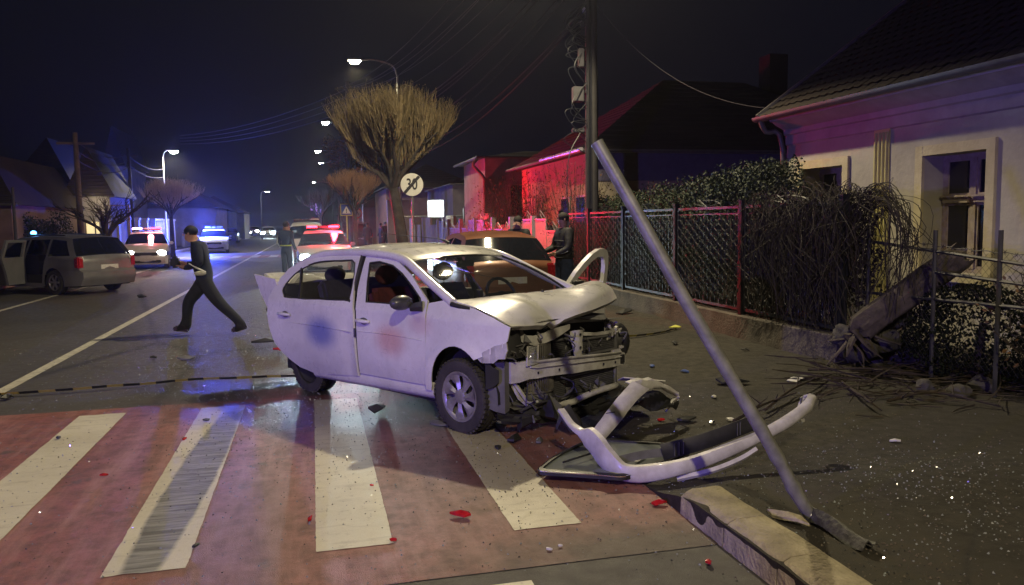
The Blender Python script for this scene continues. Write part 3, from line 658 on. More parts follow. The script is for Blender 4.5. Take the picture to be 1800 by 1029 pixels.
# undertray and hanging pieces
def rag(name, P, Q, w0, m_, sag=.03, seed=0, n=8):
    q = MB(); P, Q = V(*P), V(*Q)
    q.grid(lambda u, v: P.lerp(Q, u)+V(.05*noise.noise(V(u*5, v*3, seed)), .04*noise.noise(V(u*5, v*3, seed+5)), w0*(v-.5)*(1+.6*noise.noise(V(u*6, seed, 1)))-sag*math.sin(math.pi*u)), n, 4)
    return q.build(name, m_, car, smooth=25, th=.008)
rag('undertray', (.38, -.66, .27), (.46, -.28, .22), .07, M_TRIM, .02, 1); rag('undertray', (.36, -.74, .17), (.50, -.40, .14), .08, M_BLK, .02, 2)
rag('undertray', (.42, -.40, .12), (.50, .45, .10), .10, M_BLK, .04, 3, 14); rag('undertray', (.50, .1, .09), (.55, .7, .12), .08, M_DARK, .02, 4)
plate('wheel_liner', [(.30, -.80, .25, .60), (.36, -.76, .22, .66), (.42, -.71, .20, .62), (.42, -.66, .22, .60), (.36, -.60, .2, .62)], .012, M_TRIM)
plate('wheel_liner', [(.33, -.83, .40, .66), (.38, -.80, .42, .58), (.41, -.76, .46, .55)], .012, M_DARK)
q = MB()
for s0 in range(2):
    y0 = -.5+.08*s0; q.tube(spline([V(.47, y0, .42), V(.53+jit(.02), y0+jit(.08), .34+jit(.04)), V(.52, y0+.1+jit(.1), .27+jit(.05)), V(.46, y0+jit(.2), .22)], 5), .006, 4)
q.tube(spline([V(.50, -.14, .42), V(.56, -.05, .37), V(.56, -.08, .30), V(.50, -.2, .24), V(.50, -.38, .25), V(.47, -.58, .21)], 5), .008, 5)
q.tube(spline([V(.48, -.02, .72), V(.54, 0, .66), V(.52, -.1, .6), V(.54, -.02, .57)], 5), .006, 4)
q.build('wiring', mat('grey_cable', (.05, .05, .055), .6), car, smooth=60)
# fender front fragment, headlamps
panel('bumper_bracket', [(.24, .655), (.33, .70), (.44, .755), (.55, .785), (.56, .73), (.53, .66), (.47, .655), (.43, .62), (.30, .61)], [], lambda x, z: fr(x, z, -1, .012+.02*math.sin(x*60)*.3), M_WPART, car, .012, .03, smooth=20)
q = MB(); q.grid(lambda u, v: V(.38+.12*math.sin(math.pi*v)-.05*u, -.76+.30*v, .64+.22*u), 6, 6); q.b2(.28, .40, -.74, -.47, .62, .84)
hl = q.build('headlamp', M_DARK, car, smooth=50)
q = MB(); 
for k in range(9): 
    a, b = V(.47+jit(.04), -.66+jit(.08), .72+jit(.08)), V(.47+jit(.05), -.58+jit(.1), .66+jit(.08)); q.tube([a, (a+b)/2+V(.02, 0, .01), b], .006, 4)
q.build('broken_bracket', M_TRIM, hl)
q = MB(); q.lathe([(.005, .0), (.035, .01), (.055, .03), (.065, .06)], (.42, -.475, .645), 'x', 16); q.build('reflector', M_CHR, hl, smooth=60)
q = MB(); q.grid(lambda u, v: V(.50+.02*math.sin(3*v), -.54+.12*v, .575+.14*u), 4, 4); q.build('lens', M_GLC, hl, smooth=60)
q = MB(); q.tube([V(.505, -.545, .57), V(.51, -.54, .72), V(.51, -.42, .72), V(.505, -.42, .575), V(.505, -.545, .57)], .007, 5); q.build('lens_rim', M_WPART, hl)
q = MB(); q.ball((.36, .80, .60), .16, 14, 10, (.8, .75, 1.1)); q.build('headlamp', M_BLK, car, smooth=60)
q = MB(); q.grid(lambda u, v: V(.42-.1*u+.03*noise.noise(V(u*4, v*4, 1)), .56+.24*v, .75+.09*math.sin(2.5*u)-.10*v*v), 6, 6); q.build('headlamp_shell', M_CHR, car, smooth=25, th=.006)
q = MB()
for k in range(10): a = V(.44+jit(.03), .66+jit(.08), .74+jit(.05)); q.tube([a, a+V(.02, jit(.06), jit(.06))], .009, 4)
q.build('broken_bracket', M_WPART, car)
m = MB()
for k in range(70):
    a = V(.36+random.uniform(0, .16), random.uniform(-.66, .72), random.choice((random.uniform(.13, .34), random.uniform(.6, .82)))); b = a+V(jit(.05), jit(.10), jit(.06))
    if k % 2: m.tube(spline([a, (a+b)/2+V(.03, jit(.04), jit(.04)), b], 3), random.uniform(.004, .010), 4)
    else:
        c_ = a+V(jit(.03), jit(.07), jit(.07)); m.add([a, b, c_, a+V(.008, 0, .008), b+V(.008, 0, .008), c_+V(.008, 0, .008)], [(0, 1, 2), (3, 5, 4), (0, 3, 4, 1), (1, 4, 5, 2), (2, 5, 3, 0)])
tag(m.build('torn_plastic_bits', M_TRIM, car), kind='stuff')
# bracket fragments along the right end of the beam
q = MB(); q.box((.46, .66, .53), (.03, .12, .035)); q.box((.46, .74, .56), (.03, .05, .03)); q.build('beam_bracket', M_WPART, car, bevel=.006)
# ================================================================== other vehicles
def emat(name, col, s): return mat(name, col, .3, var=0, emis=col, es=s)
E_HEAD = emat('headlight_glow', (.72, .95, 1.), 45); E_HEADW = emat('warm_headlight_glow', (1., .97, .85), 30)
E_RED = emat('red_beacon_glow', (1., .02, .045), 18); E_BLUE = emat('blue_beacon_glow', (.025, .05, 1.), 22); E_PINK = emat('pink_beacon_glow', (1., .45, .5), 14)
E_BLUE2 = emat('small_blue_beacon_glow', (.12, .45, 1.), 9)
M_SILV = mat('silver_car_paint', (.20, .20, .21), .38, .4, var=.12, scale=3, coat=.4)
M_WCP = mat('patrol_white_paint', (.62, .62, .62), .35, var=.1, scale=3, coat=.4)
M_ORG = mat('orange_car_paint', (.17, .068, .032), .4, .2, var=.15, scale=3, coat=.5)
M_DKP = mat('dark_car_paint', (.03, .032, .04), .3, .2, var=.2, scale=3, coat=.5)
M_TAIL = mat('tail_lamp_red', (.35, .012, .02), .25, var=.2, scale=20)
M_PLATE = mat('plate_white', (.62, .62, .60), .5, var=.1, scale=20)
M_BLUEP = mat('police_blue_stripe', (.03, .06, .35), .4, var=.1)
PROF = {   # (part, [(x, z) ...]) from front sill over the roof to the rear sill
 'sedan': dict(L=4.4, W=.86, belt=.95, segs=[('front_bumper', [(2.10, .22), (2.17, .35), (2.18, .52), (2.13, .66)]), ('bonnet', [(2.13, .66), (2.06, .78), (1.7, .90), (1.12, .99)]), ('windscreen', [(1.12, .99), (.45, 1.38)]), ('roof', [(.45, 1.38), (.2, 1.45), (-.3, 1.48), (-.9, 1.44), (-1.15, 1.38)]), ('rear_window', [(-1.15, 1.38), (-1.75, 1.08)]), ('boot_lid', [(-1.75, 1.08), (-2.1, 1.06), (-2.17, .98), (-2.2, .66)]), ('rear_bumper', [(-2.2, .66), (-2.22, .42), (-2.15, .24)])],
     win=[[(.78, 1.0), (.32, 1.32), (-.28, 1.39), (-.28, .98)], [(-.36, .98), (-.36, 1.39), (-.95, 1.36), (-1.45, 1.10), (-1.42, 1.0)]], ax=(1.36, -1.30), r=.31),
 'hatch': dict(L=4.0, W=.83, belt=.95, segs=[('front_bumper', [(1.92, .22), (1.98, .35), (1.98, .52), (1.93, .66)]), ('bonnet', [(1.93, .66), (1.86, .78), (1.5, .92), (1.05, 1.0)]), ('windscreen', [(1.05, 1.0), (.35, 1.40)]), ('roof', [(.35, 1.40), (.1, 1.46), (-.5, 1.49), (-1.15, 1.43), (-1.35, 1.38)]), ('rear_window', [(-1.35, 1.38), (-1.80, 1.0)]), ('tailgate', [(-1.80, 1.0), (-1.90, .92), (-1.92, .60)]), ('rear_bumper', [(-1.92, .60), (-1.98, .50), (-1.95, .26)])],
     win=[[(.72, 1.0), (.25, 1.33), (-.30, 1.40), (-.30, .98)], [(-.38, .98), (-.38, 1.40), (-1.05, 1.36), (-1.42, 1.12), (-1.38, 1.02)]], ax=(1.22, -1.22), r=.30),
 'estate': dict(L=4.65, W=.88, belt=.93, segs=[('front_bumper', [(2.25, .22), (2.32, .35), (2.32, .52), (2.27, .64)]), ('bonnet', [(2.27, .64), (2.2, .74), (1.8, .86), (1.2, .95)]), ('windscreen', [(1.2, .95), (.45, 1.38)]), ('roof', [(.45, 1.38), (.2, 1.45), (-.6, 1.50), (-1.5, 1.47), (-1.88, 1.42)]), ('rear_window', [(-1.88, 1.42), (-2.18, .98)]), ('tailgate', [(-2.18, .98), (-2.24, .90), (-2.26, .64)]), ('rear_bumper', [(-2.26, .64), (-2.36, .58), (-2.36, .44), (-2.26, .24)])],
     win=[[(.85, .97), (.35, 1.31), (-.22, 1.40), (-.22, .95)], [(-.30, .95), (-.30, 1.40), (-1.05, 1.41), (-1.1, .97)], [(-1.18, .98), (-1.14, 1.41), (-1.7, 1.37), (-1.98, 1.0)]], ax=(1.42, -1.38), r=.32),
 'van': dict(L=4.6, W=.92, belt=1.05, segs=[('front_bumper', [(2.2, .25), (2.28, .4), (2.28, .62), (2.22, .78)]), ('bonnet', [(2.22, .78), (2.12, .92), (1.7, 1.05), (1.3, 1.1)]), ('windscreen', [(1.3, 1.1), (.7, 1.62)]), ('roof', [(.7, 1.62), (.4, 1.72), (-.8, 1.78), (-1.8, 1.74), (-2.05, 1.68)]), ('rear_window', [(-2.05, 1.68), (-2.2, 1.12)]), ('tailgate', [(-2.2, 1.12), (-2.26, 1.0), (-2.28, .66)]), ('rear_bumper', [(-2.28, .66), (-2.34, .58), (-2.3, .28)])],
     win=[[(1.0, 1.12), (.6, 1.54), (-.1, 1.64), (-.1, 1.1)], [(-.18, 1.1), (-.18, 1.64), (-1.0, 1.66), (-1.0, 1.1)], [(-1.08, 1.1), (-1.08, 1.66), (-1.85, 1.62), (-1.95, 1.12)]], ax=(1.4, -1.4), r=.34)}
def vehicle(name, kind, loc, rz, paint, label, cat='car', group=None, head=None, tail=None, bar=None, open_door=False, lod=0, glass=None, plate_f=True, stripe=False):
    P = PROF[kind]; W = P['W']; belt = P['belt']; segs = P['segs']; glass = glass or M_GLD
    root = empty(name, loc, rz, label, cat, group)
    xf, xr = segs[0][1][1][0], segs[-1][1][0][0]; H = max(p[1] for _, s in segs for p in s)
    def hw(x, z):
        w_ = W-.06*max(0, .5-z)**1.2 if z < belt else W-.42*(z-belt)-.35*max(0, z-belt-.25)**2
        t = max(0, x-(xf-.75))/.75; t2 = max(0, (xr+.6)-x)/.6
        return w_*(1-.16*t*t-.10*t2*t2)
    for nm, pts in segs:
        m = MB(); n = len(pts)-1; gl = nm in ('windscreen', 'rear_window'); k = 3 if lod == 0 else 1
        q = []
        for i in range(n):
            for j in range(k): q.append(tuple(pts[i][a]*(1-j/k)+pts[i+1][a]*j/k for a in (0, 1)))
        q.append(pts[-1]); nv = 12 if lod == 0 else 6
        sg = 1 if pts[0][0]+pts[-1][0] > 0 else -1
        def f(u, v):
            x, z = q[round(u*(len(q)-1))]; y = -1+2*v
            endb = .10*max(0, 1-(abs(x)-.0 < abs(xf)*.5))*(1-y*y)*sg
            top = .035*(1-y*y) if z > belt-.05 and abs(x) < abs(xf)*.95 else 0
            return V(x+endb, y*hw(x, z), z+top)
        m.grid(f, len(q)-1, nv)
        o = m.build(nm, glass if gl else (paint if nm != 'x' else M_TRIM), root, smooth=50)
    top = [p for _, s in segs for p in s]
    outline = [p for i, p in enumerate(top) if i == 0 or p != top[i-1]]
    r = P['r']; a1, a2 = P['ax']; ra = r+.055
    bot = [(xr+.05, .24)]+arc(a2, r, ra, 195, -15, 10)[::1]+[(a2+ra+.1, .20), (a1-ra-.1, .20)]+arc(a1, r, ra, 195, -15, 10)
    bot = [p for p in bot if xr < p[0] < xf-.02]
    holes = list(P['win'])
    for s in (-1, 1):
        hs = list(holes)
        if open_door and s == 1: hs[1] = [(-.30, .30), (-.30, 1.40), (-1.05, 1.41), (-1.1, .97), (-.98, .62), (-.90, .30)]
        side = panel('side', outline+bot, hs, lambda x, z: V(x, s*(hw(x, z)+.012*math.exp(-((z-.72)/.08)**2)), z), paint, root, 0, .14 if lod == 0 else .4, smooth=50)
        for i, h in enumerate(hs):
            if open_door and s == 1 and i == 1: continue
            panel('side_window', h, [], lambda x, z: V(x, s*(hw(x, z)-.012), z), glass, root, 0, .5)
        if lod == 0:
            m = MB()
            for x in (holes[0][2][0]+.04, holes[0][0][0]+.05): m.tube([V(x, s*(hw(x, z)+.008), z) for z in (.28, .5, .72, belt)], .006, 4)
            m.build('door_seam', M_DARK, side)
            for x in (holes[0][2][0]+.12, holes[1][2][0]+.08):
                MB().box((x, s*(hw(x, .85)+.02), .84), (.16, .025, .03)).build('handle', paint if lod else M_BLK, side, bevel=.006)
        MB().box((holes[0][0][0]-.02, s*(W+.10), belt+.08), (.10, .17, .13)).build('door_mirror', paint, root, bevel=.03)
        if kind in ('estate', 'van') and lod == 0: MB().tube([V(-1.5, s*(hw(-1.5, H-.06)-.06), H+.01), V(0, s*(hw(0, H-.06)-.06), H+.035)], .018, 5).build('roof_rail', M_BLK, root)
    m = MB(); m.b2(xr+.15, xf-.25, -W+.12, W-.12, .2, .42); m.b2(a2+ra+.05, a1-ra-.05, -W+.03, W-.03, .22, .5); m.build('underbody', M_DARK, root)
    m = MB(); m.b2(-.55, .1, -W+.2, W-.2, .45, 1.0); m.b2(-1.3, -1.1, -W+.2, W-.2, .45, belt+.1); m.build('seats', M_SEAT, root)
    for x in (a1, a2):
        for s in (-1, 1): wheel(root, (x, s*(W-.095), r), s, r=r, style='alloy' if lod == 0 else 'bare', tread=False)
    zh = .60 if kind != 'van' else .72
    for s in (-1, 1):
        y = s*(W-.27); xx = xf-.05+.0
        m = MB(); m.ball((xx+.0, y, zh+.05), .30 if (head and lod) else .165, 12, 8, (.55, 1.15, .70)); h = m.build('headlight', M_GLC if not head else head, root, smooth=60)
        zt = .82 if kind != 'van' else .95
        m = MB(); m.box((xr-.0+.06, s*(W-.13), zt), (.17, .17, .30)); m.build('tail_light', tail or M_TAIL, root, bevel=.03)
    m = MB(); m.box((xf+.045, 0, zh+.02), (.10, .85, .13)); g_ = m.build('grille', M_BLK, root, bevel=.02)
    m = MB(); m.box((xf+.04, 0, .33), (.10, 1.1, .11)); m.build('air_intake', M_BLK, root, bevel=.02)
    if plate_f: MB().box((xf+.10, 0, .45), (.02, .50, .11)).build('number_plate', M_PLATE, root)
    MB().box((xr-.085, 0, .70 if kind != 'sedan' else .80), (.02, .50, .11)).build('number_plate', M_PLATE, root)
    if stripe:
        for s in (-1, 1): panel('livery_stripe', [(-1.9, .70), (1.9, .70), (1.9, .56), (-1.9, .56)], [], lambda x, z: V(x, s*(hw(x, z)+.016), z), M_BLUEP, root, 0, .3)
    if bar:
        b = MB().box((.05, 0, H+.085), (.26, 1.05, .05)).build('light_bar', M_BLK, root, bevel=.015)
        for y, mm in ((-.36, bar[0]), (.36, bar[1])): MB().box((.05, y, H+.13), (.22, .36, .09)).build('beacon_lens', mm, b, bevel=.02)
        MB().box((.05, 0, H+.13), (.2, .26, .08)).build('beacon_centre', M_TRIM, b, bevel=.02)
    return root, hw
def place(root_loc, rz, local):
    c, s = math.cos(rz), math.sin(rz); return (root_loc[0]+c*local[0]-s*local[1], root_loc[1]+s*local[0]+c*local[1], local[2])
# silver estate, tail towards us, on the far side of the road
ea = math.atan2(.64, -.77)
eo = V(-5.85, 23.05, 0) + V(math.cos(ea), math.sin(ea), 0)*1.38
est, ehw = vehicle('estate_car', 'estate', eo, ea, M_SILV, 'silver estate car seen from behind, front door open, blue beacon on its roof', open_door=True, plate_f=True)
hdir = V(-math.cos(1.2), math.sin(1.2), 0)
panel('open_door', [(-.30, .28), (-.30, 1.40), (-1.05, 1.41), (-1.1, .97), (-.98, .62), (-.90, .28)], [[(-.37, .97), (-.37, 1.34), (-.98, 1.35), (-1.02, .97)]], lambda x, z: V(-.28, .89, 0)+hdir*(-.28-x)+V(0, -.25*max(0, z-.93), z), M_SILV, est, .06, .2)
m = MB(); m.lathe([(.07, 1.50), (.075, 1.53), (.07, 1.545)], (.1, .35, 0), 'z', 12); bz = m.build('beacon_base', M_BLK, est)
MB().ball((.1, .35, 1.575), .075, 10, 6, (1, 1, .8)).build('beacon_lens', E_BLUE2, bz, smooth=60)
for s in (-1, 1): MB().box((-2.2, s*.72, .92), (.14, .15, .10)).build('tail_light_clear', M_PLATE, est, bevel=.02)
# patrol cars
PC = dict(paint=M_WCP, cat='police car', stripe=True, glass=M_GLD)
vehicle('patrol_car', 'hatch', (-6.7, 36.0, 0), R(-82), label='white police car with pink light bar facing us by the left kerb', bar=(E_PINK, E_RED), head=E_HEADW, group='police cars at the accident', **PC)
vehicle('patrol_car', 'sedan', (-6.15, 54.5, 0), R(-84), label='white police car with bright blue beacon beyond the walking man', bar=(E_BLUE, M_TRIM), group='police cars at the accident', lod=1, **PC)
vehicle('patrol_car', 'sedan', (.35, 28.3, 0), R(-90), label='police car with glaring cyan headlights and red light bar behind the wreck', bar=(E_RED, E_RED), head=E_HEAD, group='police cars at the accident', **PC)
vehicle('patrol_van', 'van', (-.25, 35.5, 0), R(-88), M_WCP, 'white van with a dim roof bar standing behind the red-lit police car', 'van', bar=(M_TRIM, M_PLATE), lod=1)
vehicle('patrol_car', 'sedan', (-9.5, -2.6, 0), R(40), label='police car with blue and red beacons just outside the left edge', bar=(E_RED, E_BLUE), group='police cars at the accident', lod=1, **PC)
lamp('red_beacon_light', (.75, 28.0, 1.78), RED, 260, .12)
lamp('red_beacon_beam', (1.0, 27.9, 1.72), RED, 3400, .12, spot=98, rot=(R(73), 0, R(-127)))
lamp('red_beacon_beam', (1.0, 28.1, 1.72), RED, 1200, .12, spot=90, rot=(R(72), 0, R(-78)))
lamp('blue_beacon_light', (-6.6, 53.6, 1.9), BLUE, 5200, .12)
lamp('pink_beacon_light', (-6.5, 35.7, 1.78), (1., .3, .35), 60, .12)
lamp('estate_beacon_light', tuple(est.matrix_basis @ V(.1, .35, 1.72)), (.1, .35, 1.), 12, .08)
lamp('blue_beacon_light', (-9.3, -2.2, 1.9), (.19, .16, 1.), 600, .12)
lamp('blue_beacon_beam', (-9.2, -2.1, 1.9), (.17, .17, 1.), 2700, .12, spot=38, rot=(R(87), 0, R(-47)))
lamp('red_beacon_light', (-9.6, -2.9, 1.9), (1., .03, .14), 340, .12)
for y in (-.3, .95): lamp('headlight_beam', (y, 25.9, .66), (.70, .90, 1.), 800, .06, spot=58, rot=(R(86), 0, R(180+(2 if y < 0 else -2))))
# parked cars and far traffic
vehicle('parked_car', 'hatch', (3.15, 14.9, .02), R(92), M_ORG, 'orange-brown hatchback seen from behind, parked on the pavement behind the wreck')
vehicle('parked_van', 'van', (3.0, 57.0, 0), R(92), M_DKP, 'dark van with red number plate parked behind the bystanders', 'van', lod=1)
vehicle('parked_car', 'hatch', (-8.1, 85.0, 0), R(-88), M_DKP, 'dark car parked by the left kerb beyond the blue beacon', lod=1)
G_T = 'distant cars with headlights on'
for px, Y, col, hl_, lb in ((432, 128, M_DKP, E_HEADW, 'leftmost of the distant oncoming cars, its headlights dim'), (472, 112, M_WCP, E_HEAD, 'distant oncoming car with the brightest pair of headlights'), (512, 132, M_WCP, E_HEAD, 'distant oncoming car with cyan headlights, rightmost of the row'), (447, 150, M_WCP, E_HEADW, 'farthest oncoming car between two brighter ones')):
    p = onY(px, 408, Y); vehicle('oncoming_car', 'sedan', (p.x, Y, 0), R(-90), col, lb, group=G_T, head=hl_, lod=1)
for px, Y, pw in ((472, 109, 260), (512, 129, 160), (432, 125, 80)):
    p = onY(px, 408, Y); lamp('oncoming_headlights', (p.x, Y, .8), (.8, .95, 1.), pw, .2, spot=100, rot=(R(86), 0, R(180)))
# ================================================================== people
M_SKIN = mat('skin', (.35, .19, .14), .6, var=.1); M_HAIR = mat('dark_hair', (.02, .016, .013), .8, var=.3, scale=40)
M_NAVY = mat('navy_cloth', (.006, .010, .034), .9, var=.35, scale=14, bump=.3, bscale=25); M_TROU = mat('dark_grey_trousers', (.012, .014, .022), .9, var=.3, scale=10, bump=.3, bscale=20)
M_JEAN = mat('blue_jeans', (.03, .045, .10), .9, var=.3, scale=14); M_BLKC = mat('black_jacket', (.014, .014, .016), .7, var=.4, scale=10, bump=.4, bscale=20)
M_SHOE = mat('black_shoes', (.012, .011, .011), .45, var=.2); M_REFL = mat('reflective_tape', (.72, .76, .72), .3, var=.1); M_HIV = mat('hi_vis_yellow', (.55, .62, .06), .6, var=.1)
M_BRN = mat('brown_jacket', (.075, .045, .035), .9, var=.3, scale=12)
BASE = dict(pel=(0, 0, .96), wai=(0, .0, 1.12), che=(0, .0, 1.33), nec=(0, .01, 1.50), hed=(0, .03, 1.60), top=(0, .03, 1.70),
    shL=(-.185, 0, 1.42), elL=(-.24, -.03, 1.15), wrL=(-.25, .10, .93), haL=(-.25, .13, .86), shR=(.185, 0, 1.42), elR=(.24, -.03, 1.15), wrR=(.25, .10, .93), haR=(.25, .13, .86),
    hiL=(-.095, 0, .91), knL=(-.10, .03, .50), anL=(-.105, -.02, .09), toL=(-.12, .15, .035), heL=(-.105, -.06, .035), hiR=(.095, 0, .91), knR=(.10, .03, .50), anR=(.105, -.02, .09), toR=(.12, .15, .035), heR=(.105, -.06, .035))
RAD = dict(pel=(.15, .115), wai=(.135, .10), che=(.165, .115), nec=(.058, .058), hed=(.085, .098), top=(.062, .072), shL=(.072, .072), elL=(.052, .052), wrL=(.033, .033), haL=(.03, .042), shR=(.072, .072), elR=(.052, .052), wrR=(.033, .033), haR=(.03, .042),
    hiL=(.105, .105), knL=(.078, .078), anL=(.052, .052), toL=(.042, .040), heL=(.04, .04), hiR=(.105, .105), knR=(.078, .078), anR=(.052, .052), toR=(.042, .040), heR=(.04, .04))
BONES = [('pel', 'wai', 1), ('wai', 'che', 1), ('che', 'nec', 1), ('nec', 'hed', 2), ('hed', 'top', 2)]
for s in 'LR': BONES += [('che', 'sh'+s, 1), ('sh'+s, 'el'+s, 1), ('el'+s, 'wr'+s, 1), ('wr'+s, 'ha'+s, 2), ('pel', 'hi'+s, 0), ('hi'+s, 'kn'+s, 0), ('kn'+s, 'an'+s, 0), ('an'+s, 'to'+s, 3), ('an'+s, 'he'+s, 3)]
def person(loc, rz, label, pose=None, mats=None, scale=1.0, fingers=True, group=None, bulk=1.0, hair=True):
    J = {k: Vector(v) for k, v in BASE.items()}
    for k, v in (pose or {}).items(): J[k] = Vector(v)
    mats = mats or (M_TROU, M_NAVY, M_SKIN, M_SHOE)
    names = list(J); vs = [J[n] for n in names]; rad = [RAD[n] for n in names]; ed = [(names.index(a), names.index(b)) for a, b, _ in BONES]; tags = [t for _, _, t in BONES]
    if fingers:
        for s in 'LR':
            sg = -1 if s == 'L' else 1; h = J['ha'+s]; d = (h-J['wr'+s]).normalized(); sd = d.cross(V(0, 1, .3)); sd = sd.normalized() if sd.length > .1 else V(1, 0, 0); pn = d.cross(sd)
            hi = names.index('ha'+s)
            for k, (off, ln) in enumerate(((-.032, .062), (-.011, .072), (.011, .068), (.030, .052))):
                p0 = h+pn*off+d*.02; p1 = p0+d*ln*.55; p2 = p1+(d*.6+sd*.5*sg)*ln*.5
                i0 = len(vs); vs += [p0, p1, p2]; rad += [(.011, .011), (.0095, .0095), (.008, .008)]; ed += [(hi, i0), (i0, i0+1), (i0+1, i0+2)]; tags += [2]*3
            p0 = h-d*.03+pn*(-.04); p1 = p0+d*.035-pn*.02; i0 = len(vs); vs += [p0, p1]; rad += [(.012, .012), (.009, .009)]; ed += [(hi, i0), (i0, i0+1)]; tags += [2]*2
    me = bpy.data.meshes.new('person'); me.from_pydata([v*scale for v in vs], ed, [])
    o = bpy.data.objects.new('tmp', me); COL.objects.link(o)
    md = o.modifiers.new('s', 'SKIN'); md.use_smooth_shade = True; o.modifiers.new('u', 'SUBSURF').levels = 2 if fingers else 1
    for i, (a, b) in enumerate(rad):
        f = bulk if (i < len(names) and names[i][:3] not in ('hed', 'top', 'nec') and names[i][:2] not in ('to', 'he', 'ha')) else 1
        me.skin_vertices[0].data[i].radius = (a*scale*f, b*scale*f)
    me.skin_vertices[0].data[0].use_root = True
    dg = bpy.context.evaluated_depsgraph_get(); dg.update(); m2 = bpy.data.meshes.new_from_object(o.evaluated_get(dg)); bpy.data.objects.remove(o)
    m2.materials.clear()
    for mm in mats: m2.materials.append(mm)
    A = np.array([vs[a] for a, b in ed])*scale; B = np.array([vs[b] for a, b in ed])*scale; AB = B-A; L2 = (AB**2).sum(1)+1e-9
    for p in m2.polygons:
        c = np.array(p.center); t = np.clip(((c-A)*AB).sum(1)/L2, 0, 1); dd_ = (((A+AB*t[:, None])-c)**2).sum(1); i = int(dd_.argmin()); tg = tags[i]
        if tg == 2 and c[2] < J['nec'].z*scale+.0 and c[2] > 1.3*scale: tg = 1
        if tg == 0 and c[2] > (J['pel'].z-.02)*scale: tg = 1
        p.material_index = tg; p.use_smooth = True
    root = bpy.data.objects.new('person', m2); COL.objects.link(root); root.location = loc; root.rotation_euler = (0, 0, rz); tag(root, label, 'person', group)
    hd_ = (J['hed']+J['top'])*.5*scale; fw = V(0, 1, 0)
    if hair: MB().ball(hd_+V(0, -.018, .026)*scale, .102*scale, 12, 8, (.88, 1.02, .92)).build('hair', M_HAIR, root, smooth=60)
    for s in (-1, 1):
        MB().ball(hd_+V(s*.085, .0, -.02)*scale, .022*scale, 6, 5, (.5, .8, 1.3)).build('ear', M_SKIN, root, smooth=60)
        MB().ball(hd_+V(s*.032, .088, .0)*scale, .010*scale, 6, 5).build('eye', M_HAIR, root, smooth=60)
    MB().ball(hd_+V(0, .103, -.025)*scale, .018*scale, 6, 5, (.7, .9, 1.2)).build('nose', M_SKIN, root, smooth=60)
    return root, J
# the man striding across the road (walks towards the left of the picture)
wp = dict(pel=(0, .0, .90), wai=(0, .03, 1.07), che=(0, .05, 1.28), nec=(0, .12, 1.45), hed=(0, .18, 1.55), top=(0, .20, 1.64), shL=(-.18, .05, 1.38), shR=(.18, .07, 1.38),
    elL=(-.26, -.02, 1.12), wrL=(-.22, .22, 1.06), haL=(-.19, .29, 1.08), elR=(.24, .10, 1.10), wrR=(.14, .31, 1.10), haR=(.10, .38, 1.13),
    hiL=(-.09, .01, .86), hiR=(.09, -.01, .86), knR=(.10, .30, .50), anR=(.10, .34, .10), toR=(.10, .53, .06), heR=(.10, .30, .045),
    knL=(-.09, -.22, .50), anL=(-.10, -.58, .14), toL=(-.11, -.44, .035), heL=(-.10, -.64, .09))
pm = G(366, 588)
wm, WJ = person((pm.x-.03, 13.35, 0), R(82), 'man in dark clothes striding across the road with his arms bent in front', wp, (M_TROU, M_NAVY, M_SKIN, M_SHOE), 1.0, bulk=1.28)
for q_, tl in (((.10, .42, .075), .12), ((-.10, -.52, .085), -.25)):
    m = MB(); m.box(V(*q_), (.095, .27, .085), Matrix.Rotation(tl, 3, 'X'), .78); m.build('shoe', M_SHOE, wm, bevel=.02, smooth=50)
m = MB(); m.ball((-.235, .0, .97), .075, 10, 6, (.35, 1.3, .5)); m.build('tape_roll', mat('pale_gear', (.5, .52, .40), .5, var=.3, scale=20), wm, smooth=60)
m = MB(); m.tube([V(-.285, -.10, .99), V(-.30, .03, 1.06), V(-.27, .15, 1.13)], [.012, .014, .010], 5); m.build('reflective_strip', M_REFL, wm)
m = MB(); m.box((.02, .44, 1.14), (.14, .12, .18)); m.build('held_bag', M_BLKC, wm, bevel=.03)
MB().ball((0, .17, 1.625), .104, 14, 8, (.92, 1.05, .72)).build('cap', M_NAVY, wm, smooth=60)
# officer beside the police car, back to us
of, _ = person((-.78, 25.0, 0), R(-35), 'police officer in dark uniform with reflective stripe beside the glaring headlights', dict(elL=(-.30, .05, 1.18), wrL=(-.32, .22, 1.0), haL=(-.33, .28, .96)), (M_TROU, M_NAVY, M_SKIN, M_SHOE), 1.02, False, bulk=1.1)
MB().tube([V(-.26, -.02, 1.40), V(-.33, 0, 1.17), V(-.35, .15, 1.02)], [.012, .018, .014], 5).build('reflective_strip', M_REFL, of)
MB().tube([V(.19*math.cos(a), .14*math.sin(a), 1.08) for a in [2*math.pi*i/14 for i in range(15)]], .018, 5).build('reflective_belt', M_HIV, of)
# two men by the fence
m1, _ = person((4.05, 15.7, .02), R(150), 'man in black jacket standing by the red-lit fence, left of two', dict(elL=(-.26, .02, 1.15), wrL=(-.16, .22, 1.10), haL=(-.10, .26, 1.10), elR=(.27, 0, 1.16), wrR=(.22, .20, 1.02), haR=(.2, .26, .98)), (M_TROU, M_BLKC, M_SKIN, M_SHOE), 1.02, True, bulk=1.25)
MB().grid(lambda u, v: V(-.07+.14*u, .175+.01*math.sin(3*u), 1.15+.22*v), 3, 4).build('jacket_print', mat('grey_print', (.12, .12, .12), .8), m1, th=.01)
m2_, _ = person((4.45, 13.9, .02), R(100), 'man in padded black jacket and jeans beside the open driver door', dict(elR=(.28, .06, 1.14), wrR=(.24, .28, 1.08), haR=(.22, .35, 1.10), elL=(-.27, .06, 1.14), wrL=(-.2, .28, 1.04), haL=(-.18, .34, 1.04)), (M_JEAN, M_BLKC, M_SKIN, M_SHOE), 1.04, True, bulk=1.3)
m = MB()
